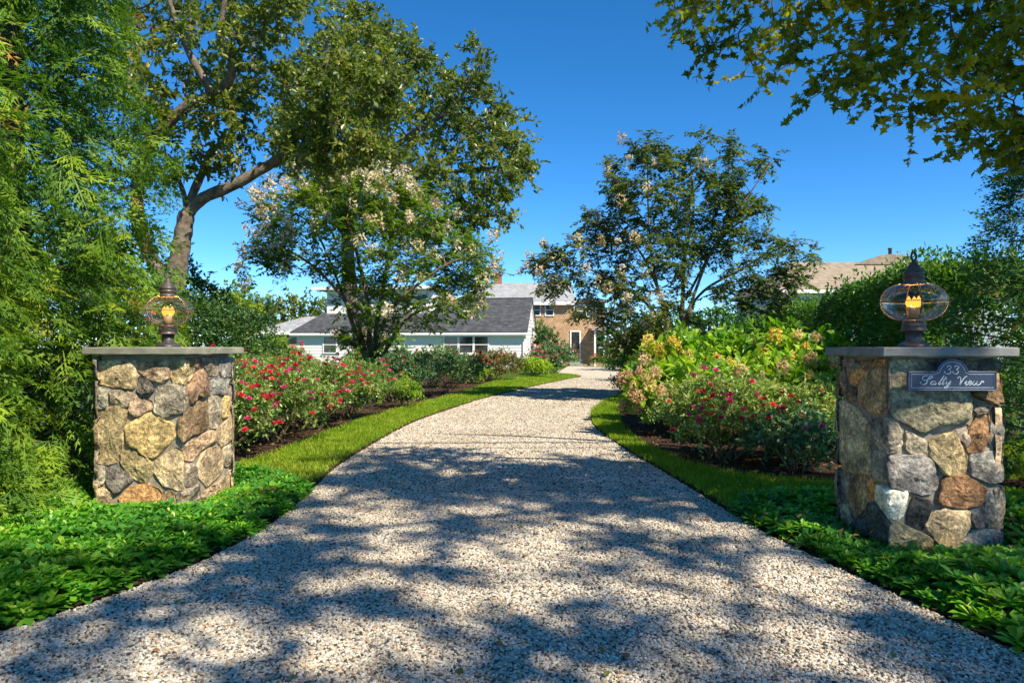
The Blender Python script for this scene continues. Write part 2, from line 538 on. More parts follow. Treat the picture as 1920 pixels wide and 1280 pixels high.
M['asphalt'] = shingle_mat('asphalt_shingle', (.055, .058, .065), (.10, .105, .115), (.03, .03, .034), .30, .10)
M['greyroof'] = shingle_mat('grey_shingle', (.30, .31, .32), (.38, .385, .39), (.2, .2, .21), .30, .10)
M['tanroof'] = shingle_mat('tan_shingle', (.30, .24, .175), (.36, .29, .21), (.18, .14, .10), .30, .11)
M['brick'] = shingle_mat('chimney_brick', (.36, .13, .08), (.28, .10, .07), (.30, .26, .22), .21, .075)
M['greywall'] = plain_mat('grey_blue_wall', (.42, .47, .50), .7, .2)
M['slate_step'] = plain_mat('grey_step', (.30, .32, .29), .8, .2)
M['wire'] = plain_mat('black_cable', (.015, .015, .015), .6, .2)

# ------------------------------------------------------------------ ground
def sheet(name, poly, z, mat, kind='structure', skirt=0.0, n=1, skirt_mat=None):
    """flat polygon (list of xy) with an optional skirt down"""
    import bmesh
    bm = bmesh.new()
    vs_ = [bm.verts.new((p[0], p[1], z)) for p in poly]
    f = bm.faces.new(vs_)
    if f.normal.z < 0:
        f.normal_flip()
    bm.normal_update()
    if f.normal.z < 0:
        f.normal_flip()
    if skirt:
        lo = [bm.verts.new((p[0], p[1], z - skirt)) for p in poly]
        for i in range(len(poly)):
            j = (i + 1) % len(poly)
            q = bm.faces.new((vs_[i], vs_[j], lo[j], lo[i]))
            q.material_index = 1
    bmesh.ops.triangulate(bm, faces=[f])
    me = bpy.data.meshes.new(name)
    bm.to_mesh(me); bm.free()
    me.materials.append(mat)
    me.materials.append(skirt_mat or mat)
    o = link(name, me)
    if kind:
        o['kind'] = kind
    return o

def curve2(pts, n=5):
    return [tuple(p) for p in catmull(np.array(pts, float), n)]

sheet('ground', [(-400, -60), (400, -60), (400, 700), (-400, 700)], 0.0, M['turf'])
# driveway edges, near to far
DL = curve2([(-7.5, -1.5), (-5.0, .8), (-3.2, 2.2), (-2.36, 3.2), (-1.97, 4.0), (-1.80, 4.7), (-1.75, 5.6), (-1.82, 6.8), (-1.88, 8.0), (-1.82, 10.0), (-1.68, 12.2), (-1.32, 14.6), (-.78, 17.5), (.0, 20.7), (.8, 23.7), (2.0, 27.8), (2.85, 30.6), (3.02, 31.7), (2.75, 33.3), (2.3, 35.2), (2.5, 39.0), (3.1, 43.0), (3.7, 48.2)], 5)
DR = curve2([(8.5, -1.5), (5.0, .6), (2.9, 2.0), (2.18, 3.0), (2.05, 3.5), (1.88, 4.3), (1.72, 5.25), (1.63, 6.5), (1.52, 7.8), (1.41, 9.2), (1.33, 10.8), (1.36, 12.4), (1.62, 14.6), (2.25, 17.4), (3.1, 20.6), (4.0, 25.0), (4.9, 30.0), (5.7, 36.0), (6.6, 43.0), (7.5, 48.2)], 5)
drive_poly = DL + DR[::-1]
sheet('gravel_driveway', drive_poly, 0.004, M['gravel_bed'])

def near(poly_l, poly_r, y0, y1):
    def cut(c):
        c = np.array(c)
        f = lambda y: (float(np.interp(y, c[:, 1], c[:, 0])), y)
        return [f(y0)] + [tuple(p) for p in c if y0 < p[1] < y1] + [f(y1)]
    a, b = cut(poly_l), cut(poly_r)
    return a + b[::-1]

def gravel(name, label, poly, z, density, rad, jit=.4, seed=1):
    o = sheet(name, poly, z, M['gravel_bed'], 'stuff')
    o['label'], o['category'] = label, 'gravel'
    ng = bpy.data.node_groups.new(name + '_nodes', 'GeometryNodeTree')
    ng.interface.new_socket(name='Geometry', in_out='INPUT', socket_type='NodeSocketGeometry')
    ng.interface.new_socket(name='Geometry', in_out='OUTPUT', socket_type='NodeSocketGeometry')
    N, L = ng.nodes, ng.links
    gi, go = N.new('NodeGroupInput'), N.new('NodeGroupOutput')
    dp = N.new('GeometryNodeDistributePointsOnFaces')
    dp.distribute_method = 'RANDOM'
    dp.inputs['Density'].default_value = density
    dp.inputs['Seed'].default_value = seed
    ico = N.new('GeometryNodeMeshIcoSphere')
    ico.inputs['Radius'].default_value = 1.0
    ico.inputs['Subdivisions'].default_value = 1
    sm = N.new('GeometryNodeSetMaterial'); sm.inputs['Material'].default_value = M['pebble']
    inst = N.new('GeometryNodeInstanceOnPoints')
    rs = N.new('FunctionNodeRandomValue'); rs.data_type = 'FLOAT_VECTOR'
    rs.inputs[0].default_value = (rad * .65, rad * .5, rad * .35)
    rs.inputs[1].default_value = (rad * 1.45, rad * 1.1, rad * .8)
    rr = N.new('FunctionNodeRandomValue'); rr.data_type = 'FLOAT_VECTOR'
    rr.inputs[0].default_value = (-.5, -.5, 0); rr.inputs[1].default_value = (.5, .5, 6.283)
    rp = N.new('FunctionNodeRandomValue'); rp.data_type = 'FLOAT_VECTOR'
    rp.inputs[0].default_value = (0, 0, -rad * .1); rp.inputs[1].default_value = (0, 0, rad * .75)
    for k, q in enumerate((rs, rr, rp)):
        q.inputs['Seed'].default_value = seed * 10 + k
    sp = N.new('GeometryNodeSetPosition')
    jn = N.new('GeometryNodeJoinGeometry')
    L.new(gi.outputs[0], dp.inputs['Mesh'])
    L.new(dp.outputs['Points'], sp.inputs['Geometry'])
    L.new(rp.outputs[0], sp.inputs['Offset'])
    L.new(ico.outputs['Mesh'], sm.inputs['Geometry'])
    L.new(sp.outputs[0], inst.inputs['Points'])
    L.new(sm.outputs[0], inst.inputs['Instance'])
    L.new(rr.outputs[0], inst.inputs['Rotation'])
    L.new(rs.outputs[0], inst.inputs['Scale'])
    L.new(gi.outputs[0], jn.inputs[0])
    L.new(inst.outputs[0], jn.inputs[0])
    L.new(jn.outputs[0], go.inputs[0])
    md = o.modifiers.new('gravel', 'NODES'); md.node_group = ng
    return o

gravel('gravel', 'loose pale pebbles of the driveway between the stone pillars', near(DL, DR, 1.7, 6.4), .008, 8600, .0088, seed=3)
gravel('gravel', 'loose white pebbles of the sunlit driveway beyond the stone pillars', near(DL, DR, 6.4, 15.5), .009, 3900, .0110, seed=5)
gravel('gravel', 'loose white pebbles where the driveway bends out of sight', near(DL, DR, 15.5, 30.0), .009, 1700, .0150, seed=8)

# lawns: raised a little above the gravel, with a cut soil edge
def seg(curve, y0, y1, dx=0.0):
    return [(p[0] + dx, p[1]) for p in curve if y0 <= p[1] <= y1]
LB = curve2([(-2.55, 6.9), (-2.95, 7.6), (-2.85, 9.0), (-2.72, 11.7), (-2.55, 13.6), (-2.2, 15.6), (-1.7, 18.5), (-1.2, 22.0), (-.9, 25.0), (-.6, 27.4)], 4)
lawn_left = seg(DL, 6.6, 33.3, -.03) + [(2.2, 34.2), (1.6, 33.0), (1.0, 31.4), (.2, 30.0), (-.2, 28.6)] + LB[::-1]
RB = curve2([(4.6, 6.2), (3.9, 6.7), (3.1, 6.75), (2.45, 7.05), (2.0, 7.7), (1.82, 8.6), (1.72, 9.8), (1.78, 11.5), (2.0, 13.6), (2.5, 16.2), (3.2, 18.6)], 4)
lawn_right = [(p[0] + .03, p[1]) for p in DR if 5.3 <= p[1] <= 19.0] + RB[::-1] + [(4.6, 5.4)]
o = sheet('lawn', lawn_left, .035, M['turf'], 'structure', .04, skirt_mat=M['soil'])
o = sheet('lawn', lawn_right, .035, M['turf'], 'structure', .04, skirt_mat=M['soil'])
lawn_side = [(4.3, 6.9), (9, 6.9), (10, 10.2), (4.6, 9.6), (3.9, 8.3)]
sheet('lawn', lawn_side, .037, M['turf'], 'structure', .04, skirt_mat=M['soil'])
bed_left = LB + [(-.5, 29), (-2.5, 34), (-14, 38), (-14, 2.0)] + [(-3.3, 2.0)] + seg(DL, 2.4, 6.9, -.02)
sheet('mulch_bed', bed_left, .018, M['mulch'])
bed_right = RB + [(4.4, 24), (6.2, 34), (14, 34), (14, 1.8), (3.2, 1.8)] + seg(DR, 2.2, 5.6, .02) + [(4.6, 5.6)]
sheet('mulch_bed', bed_right, .016, M['mulch'])
far_bed = [(7.6, 47.6), (12, 47.6), (12, 38), (6.3, 38), (6.9, 43)]
sheet('mulch_bed', far_bed, .012, M['mulch'])

def sample_poly(poly, n, dens=None):
    P = np.array(poly); lo, hi = P.min(0), P.max(0)
    x = rng.uniform(lo[0], hi[0], n * 3); y = rng.uniform(lo[1], hi[1], n * 3)
    X, Y = P[:, 0], P[:, 1]; X2, Y2 = np.roll(X, -1), np.roll(Y, -1)
    ins = np.zeros(len(x), bool)
    for i in range(len(P)):
        c = (Y[i] > y) != (Y2[i] > y)
        xi = (X2[i] - X[i]) * (y - Y[i]) / (Y2[i] - Y[i] + 1e-12) + X[i]
        ins ^= c & (x < xi)
    q = np.stack([x, y], 1)[ins]
    if dens is not None:
        q = q[rng.random(len(q)) < dens(q)]
    return q

def grass(label, poly, n, z, dens):
    q = sample_poly(poly, n, dens)
    q = q + rng.normal(0, .028, q.shape)
    N = len(q)
    P = np.column_stack([q, np.full(N, z)])
    d = np.column_stack([rng.normal(0, .45, N), rng.normal(0, .45, N), np.ones(N)])
    h = rng.uniform(.03, .065, N)
    # browner, shorter at the worn edge
    dist = q[:, 1]
    wide = 1.0 + np.clip((dist - 7) / 10, 0, 2.2)
    Mx = frames(d, rdirs(N))
    Mx[:, :, 1] *= wide[:, None]
    patch = (np.sin(q[:, 0] * 2.3 + 1.3 * np.sin(q[:, 1] * .9)) * .5 + .5) * .2
    patch += .16 * np.sin(q[:, 0] * 7.1 + 3 * np.sin(q[:, 1] * 2.7)) * np.sin(q[:, 1] * 3.9 + q[:, 0])
    t = np.clip(rng.beta(2.2, 2.4, N) * .8 + patch, 0, .94)
    dry = rng.random(N) < (.06 + .10 * (np.sin(q[:, 0] * 3.1 + q[:, 1] * 1.7) > .75) + .30 * np.exp(-((q[:, 0] + 2.3) ** 2 + (q[:, 1] - 7.2) ** 2) / .5))
    t[dry] = rng.uniform(.93, 1, dry.sum())
    g = Geo().scatter(BLADE, P, Mx, h, t)
    return tag(g.build('grass', M['grass']), label, 'grass', None, 'stuff')
fall = lambda q: np.clip(9.0 / q[:, 1], .22, 1.0)
grass('clipped green grass strip along the left edge of the driveway', lawn_left, 115000, .034, fall)
grass('clipped green grass strip along the right edge of the driveway', lawn_right, 48000, .034, fall)
grass('sunlit grass patch behind the pillar with the name sign', lawn_side, 18000, .036, None)

def chips(label, poly, n):
    q = sample_poly(poly, n, lambda q: np.clip(9 / np.maximum(q[:, 1], 1), .05, 1) * (np.abs(q[:, 0]) < 7))
    N = len(q)
    Mx = frames(np.column_stack([rng.normal(size=(N, 2)), rng.normal(0, .25, N)]), np.array([0, 0, 1.0]) + rng.normal(0, .35, (N, 3)))
    g = Geo().scatter(LEAF2, np.column_stack([q, rng.uniform(.02, .04, N)]), Mx, rng.uniform(.02, .075, N), rng.beta(1.6, 2.5, N))
    return tag(g.build('mulch_chips', M['chip']), label, 'mulch', None, 'stuff')
chips('dark bark mulch chips under the roses left of the driveway', bed_left, 26000)
chips('dark bark mulch chips under the shrubs right of the driveway', bed_right, 22000)

# ------------------------------------------------------------------ stone pillars
STONE_COL = dict(tan=(.30, .25, .175), pink=(.33, .26, .20), brown=(.17, .125, .085), grey=(.22, .205, .18), blue=(.165, .17, .175),
                 dark=(.085, .085, .085), olive=(.24, .21, .14), gold=(.36, .28, .14), rust=(.36, .225, .11), lichen=(.17, .165, .13),
                 rust2=(.19, .115, .068), black=(.035, .036, .038), white=(.62, .60, .56), orange=(.40, .22, .09), ochre=(.30, .21, .115))
LSTONES = """tan:-771,1180 -430,1197 -417,1064 -447,967 -597,986 -771,1011;pink:-417,1171 -167,1192 -142,1137 -150,1056 -221,1015 -309,1050 -403,1115;tan:-123,1162 -47,1182 83,1191 191,1116 127,1051 47,1009 -96,1010 -121,1076;brown:74,1207 276,1203 285,1150 229,1131 164,1153;grey:285,1209 519,1210 534,1061 402,1061 314,1160;blue:544,1205 799,1206 792,1040 607,1042 554,1088;blue:372,1035 715,1026 704,890 392,894 362,955;grey:732,1019 792,1017 792,746 737,757;blue:-787,970 -664,971 -664,817 -782,810;grey:-636,955 -469,947 -486,839 -514,819 -625,853;dark:-392,1059 -342,1060 -276,994 -282,938 -353,930 -403,957;pink:-464,926 -375,917 -287,867 -287,811 -419,743 -475,788;grey:-243,989 -25,1001 -3,925 -3,794 -112,772 -177,736 -260,786;grey:9,980 56,983 97,857 12,909;grey:9,882 100,842 47,780 9,778;brown:266,1119 353,1041 366,912 314,883 191,913 122,840 77,961 173,1039;olive:-771,800 -597,833 -497,788 -519,686 -547,409 -653,366 -771,384;gold:-514,665 -353,769 -265,771 -112,691 -90,591 -265,425 -331,434 -408,494 -486,523;brown:-58,743 47,769 229,866 366,858 376,653 285,604 100,595 -36,541 -63,631;grey:412,882 586,875 590,730 523,615 392,630;gold:607,868 719,861 719,707 607,682;tan:759,732 799,711 781,518 607,438 513,506 523,593 660,645;pink:155,578 402,598 492,583 488,498 285,466 155,391 65,405 4,501 83,536;tan:-265,395 -90,510 -3,481 30,385 21,184 -58,177 -177,204 -265,313;olive:-536,471 -408,478 -276,384 -276,323 -342,235 -408,239 -486,308 -541,389;grey:-782,348 -686,345 -692,242 -737,190 -782,188;blue:-675,314 -580,378 -530,353 -447,253 -597,127 -670,202;rust:-564,102 -475,186 -331,215 -232,182 -199,132 -243,75 -397,35 -552,51;grey:56,361 155,365 229,259 210,200 65,196;tan:214,335 324,443 503,459 617,370 607,226 362,139 247,235;grey:628,424 781,466 781,253 639,265;tan:304,97 586,152 781,219 781,1 402,12 295,56;tan:-177,158 -101,163 -90,54 -134,33 -216,61;grey:-79,156 -25,157 247,187 257,64 30,0 -58,25;tan:-754,169 -698,185 -619,119 -675,48 -765,66"""
RSTONES = """lichen:24,1206 201,1216 343,1135 515,1029 530,862 424,811 303,801 232,760 140,811 29,872 17,1064;dark:242,1221 525,1221 525,1054 373,1147;dark:541,1211 708,1216 708,1165 541,1160;brown:535,1145 708,1150 723,963 657,945 535,1003;grey:551,951 632,938 632,894 566,882 546,912;blue:667,907 733,927 733,700 687,679 647,700;rust2:566,867 637,882 647,770 596,649 510,644 515,750;grey:419,770 513,811 513,720 495,669 456,730;tan:282,720 412,763 449,715 505,613 500,507 373,502 277,608;grey:125,770 247,715 252,624 125,649;grey:-238,822 -62,845 75,811 100,700 70,644 -122,636 -248,730;blue:-22,574 14,619 262,608 323,517 318,406 242,375 9,426;blue:520,619 723,644 733,456 647,446 525,502;rust2:348,467 404,500 515,485 622,416 606,325 485,294 333,315 315,335;grey:632,426 733,426 733,173 632,168 622,264;dark:525,292 606,303 619,178 546,168 530,234;tan:262,244 343,284 513,277 521,173 444,31 343,41 292,112 247,173;black:171,368 290,325 232,163 130,203;white:-163,415 29,411 130,396 110,254 80,224 -3,223 -174,298;olive:-12,190 70,208 282,102 308,11 -22,5;blue:475,51 546,151 723,151 723,1 444,1;dark:-281,258 -195,277 -26,202 -32,22 -205,26 -296,23;orange:-270,427 -184,432 -201,308 -270,298;grey:-233,620 -62,630 -66,454 -244,448;tan:-711,910 -634,921 -451,873 -270,782 -253,468 -382,440 -621,432 -711,499;brown:-698,1150 -634,1146 -596,976 -698,963;orange:-559,1126 -359,1146 -348,1117 -475,1034 -559,1058;ochre:-314,1140 -82,1171 -72,916 -143,874 -428,898 -416,1031;grey:-698,1203 -475,1216 -486,1173 -672,1157;brown:-446,1197 -216,1221 -336,1158;ochre:-180,1218 -66,1220 -92,1181 -287,1157;grey:-48,1215 13,1216 13,882 -48,888;brown:-584,1016 -463,1023 -475,933 -547,922 -591,964;grey:-711,411 -559,417 -571,235 -698,208;ochre:-535,379 -336,437 -292,402 -296,244 -451,132 -559,203;tan:-698,173 -609,190 -479,75 -571,7 -698,21;dark:-451,104 -307,182 -307,20 -522,8"""


def stone_mesh(poly, fpos, seed):
    r = random.Random(seed)
    P = np.array(poly, float) / 1000.0
    c = P.mean(0)
    Q = np.roll(P, -1, axis=0)                            # cut corners only, keep the broken straight edges
    P = np.stack([P * .91 + Q * .09, P * .62 + Q * .38, P * .36 + Q * .64, P * .09 + Q * .91], 1).reshape(-1, 2)
    d_ = P - c
    P = P + d_ / (np.linalg.norm(d_, axis=1)[:, None] + 1e-6) * (.009 + np.array([r.uniform(-.006, .006) for _ in P])[:, None])
    c = P.mean(0)
    n = len(P)
    size = min(np.ptp(P[:, 0]), np.ptp(P[:, 1]))
    bul = min(.036, .012 + size * .12) * r.uniform(.7, 1.3)
    planes = [(r.uniform(.60, 1.15), r.uniform(-1.7, 1.7), r.uniform(-1.7, 1.7)) for _ in range(4)]
    rings = [(1.0, -.020), (1.0, .012), (.97, .60 * bul + .008), (.92, .85 * bul + .007), (.78, bul + .008), (.60, bul + .009), (.40, bul + .009), (.20, bul + .009)]
    V, F = [], []
    for k, (s, h) in enumerate(rings):
        for i in range(n):
            q = c + (P[i] - c) * s
            hh = h
            if k >= 2:
                dq = (q - c) / max(size, .05)
                hh = min([hh] + [.008 + bul * (a_ + bx_ * dq[0] + by_ * dq[1]) for a_, bx_, by_ in planes])   # chipped faces
                hh = max(hh, .004) + r.uniform(-.16, .16) * bul
            elif k <= 1:
                q = q + np.array([r.uniform(-.003, .003), r.uniform(-.003, .003)])
            V.append(fpos(q[0], q[1], hh))
    V.append(fpos(c[0], c[1], rings[-1][1]))
    for k in range(len(rings) - 1):
        for i in range(n):
            a, b = k * n + i, k * n + (i + 1) % n
            F += [(a, b, b + n), (a, b + n, a + n)]
    k = (len(rings) - 1) * n
    F += [(k + i, k + (i + 1) % n, len(V) - 1) for i in range(n)]
    return Geo().add(V, F).mesh('stone', M['stone'], True)

def pillar(label, corner, a, w, data, left, capmat):
    c, s = math.cos(a), math.sin(a)
    ep, en = (np.array([s, c]), np.array([-c, s])) if left else (np.array([c, s]), np.array([-s, c]))
    cen = np.array(corner) + (ep + en) * w / 2
    root = thing('stone_pillar', label, 'pillar', (cen[0], cen[1], 0), 0, 'stone gate pillars')
    ins = .032                                            # core sits back behind the stone faces
    C0 = np.array(corner) - cen + (ep + en) * ins
    def fpos(u, v, h):
        p = C0 + (ep * (u - ins) if u >= 0 else en * (-u - ins))
        if abs(u) < ins:
            p = C0 + (ep * max(0, u - ins) + en * max(0, -u - ins))
        t = min(1, max(0, u / .08 * .5 + .5))
        nn = -en * t - ep * (1 - t)
        nn = nn / np.linalg.norm(nn)
        k = 1.25 if abs(u) < .04 else 1.0
        p = p + nn * h * k
        return (p[0], p[1], max(-.02, v))
    hw = w / 2 - ins
    g = Geo()
    ring = []
    for (sx, sy) in ((-1, -1), (1, -1), (1, 1), (-1, 1)):  # core with chamfered corners
        for (dx, dy) in (((0, 1), (1, 0)) if sx == sy else ((1, 0), (0, 1))):
            ring.append((sx * (hw - .02 * dx), sy * (hw - .02 * dy)))
    ring = [tuple(ep * x + en * y) for x, y in ring]
    g.prism(ring, 'z', -.05, 1.24)
    recalc(g.build('mortar', M['mortar'], root))
    for i, part in enumerate(data.split(';')):
        col, pts = part.split(':')
        poly = [tuple(map(int, q.split(','))) for q in pts.split()]
        poly = [(x, min(y, 1228)) for x, y in poly]
        me = stone_mesh(poly, fpos, i * 7 + (3 if left else 11))
        r = random.Random(i)
        b = tuple(x * y for x, y in zip(STONE_COL[col], (1.85, 1.72, 1.50)))
        for k in (0, 1):
            o = link('stone', me, root)
            o.rotation_euler = (0, 0, math.pi * k)
            f = r.uniform(.85, 1.15)
            o.color = (b[0] * f, b[1] * f * r.uniform(.96, 1.04), b[2] * f * r.uniform(.92, 1.08), 1)
            if k == 0:
                recalc(o)
    # cap slab with worn, slightly uneven edges
    h2 = w / 2 + .055
    g = Geo()
    prof = [(h2 - .006, 1.238), (h2, 1.245), (h2, 1.290), (h2 - .007, 1.297)]
    V, F = [], []
    r = random.Random(5)
    nper = 14
    for (hh, z) in prof:
        for side in range(4):
            for k in range(nper):
                t = -1 + 2 * k / nper
                x, y = [(t, -1), (1, t), (-t, 1), (-1, -t)][side]
                p = (ep * x + en * y) * (hh + r.uniform(-.0025, .0025))
                V.append((p[0], p[1], z + r.uniform(-.0015, .0015)))
    n = 4 * nper
    for k in range(len(prof) - 1):
        for i in range(n):
            a_, b_ = k * n + i, k * n + (i + 1) % n
            F += [(a_, b_, b_ + n), (a_, b_ + n, a_ + n)]
    V += [(0, 0, 1.238), (0, 0, 1.298)]
    for i in range(n):
        F += [(4 * n, (i + 1) % n, i), (4 * n + 1, 3 * n + i, 3 * n + (i + 1) % n)]
    g.add(V, F)
    recalc(g.build('cap_slab', capmat, root))
    return root, cen

pl, cenL = pillar('square fieldstone pillar under the left lantern beside the arborvitae', (-2.5625, 5.625), R(7.6), .779, LSTONES, True, M['bluestone_worn'])
pr, cenR = pillar('square fieldstone pillar carrying the dark name sign', (2.344, 4.488), 0.0, .728, RSTONES, False, M['bluestone'])

# ------------------------------------------------------------------ onion lanterns
def onion_glass():
    m, nt, out = new_mat('seeded_glass')
    fr = nd(nt, 'ShaderNodeFresnel', {'IOR': 1.42})
    nz = noise(nt, pos(nt), 22.0, 3.0)
    b = bump(nt, nz, .10, .003)
    gl = nd(nt, 'ShaderNodeBsdfGlossy', {'Color': (1, .97, .95, 1), 'Roughness': .04, 'Normal': b})
    tr = nd(nt, 'ShaderNodeBsdfTransparent', {'Color': (.98, .92, .84, 1)})
    fac = nd(nt, 'ShaderNodeMath', {0: fr.outputs[0], 1: 1.2}, operation='MULTIPLY')
    fac2 = nd(nt, 'ShaderNodeMath', {0: fac.outputs[0], 1: .32}, operation='MINIMUM')
    mx = nd(nt, 'ShaderNodeMixShader', {0: fac2.outputs[0]})
    nt.links.new(tr.outputs[0], mx.inputs[1]); nt.links.new(gl.outputs[0], mx.inputs[2])
    nt.links.new(mx.outputs[0], out.inputs['Surface'])
    return m
M['onion_glass'] = onion_glass()
def glow(name, col, s):
    m, nt, out = new_mat(name)
    e = nd(nt, 'ShaderNodeEmission', {'Color': c4(col), 'Strength': s})
    nt.links.new(e.outputs[0], out.inputs['Surface'])
    return m
M['filament'] = glow('lit_filament', (1.0, .68, .28), 30.0)
M['bulbglass'] = glow('lit_bulb', (1.0, .36, .045), 1.15)
M['sleeve'] = plain_mat('candle_sleeve', (.42, .30, .19), .6, .2)

def lantern(label, cen, rz, tiltmat, bulbs):
    z0 = 1.297
    t = thing('lantern', label, 'lantern', (cen[0], cen[1], z0), rz, 'onion lanterns on the gate pillars')
    Geo().lathe([(0, 0), (.100, 0), (.100, .010), (.088, .022), (.066, .036), (.054, .042), (0, .044)], 32).build('base_plate', M['darkmetal'], t, True)
    Geo().lathe([(.049, .040), (.049, .112), (.0, .112)], 28).build('post', tiltmat, t, True)
    Geo().lathe([(.0, .108), (.080, .108), (.084, .113), (.074, .122), (.072, .140), (.076, .146), (.070, .152), (.070, .172), (.074, .176), (.060, .184), (0, .186)], 32).build('collar', tiltmat, t, True)
    gz, ga, gb = .305, .200, .124
    prof = []
    for k in range(21):
        a = -math.pi / 2 + math.pi * k / 20
        r_ = ga * max(.0, math.cos(a)) ** .72
        if abs(math.sin(a)) < .965:
            prof.append((max(r_, .055), gz + gb * math.sin(a)))
    Geo().lathe(prof, 40).build('glass_globe', M['onion_glass'], t, True)
    cage = Geo()
    for k in range(4):
        a = math.pi / 4 + k * math.pi / 2
        pts = []
        for j in range(25):
            b = -R(76) + 2 * R(76) * j / 24
            r_ = (ga + .007) * math.cos(b) ** .72
            pts.append((math.cos(a) * r_, math.sin(a) * r_, gz + (gb + .006) * math.sin(b)))
        Geo().tube(pts, .0036, 6).build('cage_wire', M['copper'], t, True)
    pts = [((ga + .008) * math.cos(2 * math.pi * k / 48), (ga + .008) * math.sin(2 * math.pi * k / 48), gz) for k in range(49)]
    Geo().tube(pts, .0036, 6).build('cage_ring', M['copper'], t, True)
    Geo().lathe([(0, .424), (.060, .424), (.070, .420), (.066, .432), (.062, .440), (.062, .460), (.068, .463), (.068, .470), (.062, .474), (.062, .486), (.067, .490), (.067, .498), (.060, .506), (.048, .525), (.030, .552), (.016, .574), (.010, .586), (0, .588)], 32).build('chimney_cap', tiltmat, t, True)
    ring = [(.027 * math.cos(2 * math.pi * k / 24), 0, .610 + .027 * math.sin(2 * math.pi * k / 24)) for k in range(25)]
    Geo().tube(ring, .0075, 8).build('hanging_ring', M['darkmetal'], t, True)
    Geo().lathe([(0, .186), (.034, .186), (.034, .268), (.030, .272), (0, .272)], 20).build('candle_sleeve', M['sleeve'], t, True)
    for k in range(bulbs):
        a = 2 * math.pi * k / bulbs + .5
        rr = .034 if bulbs > 1 else 0.0
        c = (rr * math.cos(a), rr * math.sin(a), .27)
        b = Geo().lathe([(0, .0), (.012, .004), (.020, .024), (.019, .040), (.010, .060), (.002, .074), (0, .075)], 12, c).build('bulb', M['bulbglass'], t, True)
        Geo().lathe([(0, .008), (.006, .012), (.0085, .028), (.004, .052), (0, .056)], 8, (c[0] * 1.0, c[1] * 1.0 , c[2])).build('filament', M['filament'], b, True)
    lt = bpy.data.lights.new('lantern_light', 'POINT')
    lt.energy, lt.color, lt.shadow_soft_size = 5.0, (1, .55, .2), .03
    lo = bpy.data.objects.new('lantern_light', lt); COL.objects.link(lo); lo.parent = t; lo.location = (0, 0, .37)
    return t
lantern('lit onion lantern with several warm bulbs on the left pillar', cenL, R(20), M['copper'], 3)
lantern('lit onion lantern on the pillar with the name sign', cenR, R(28), M['copper'], 3)

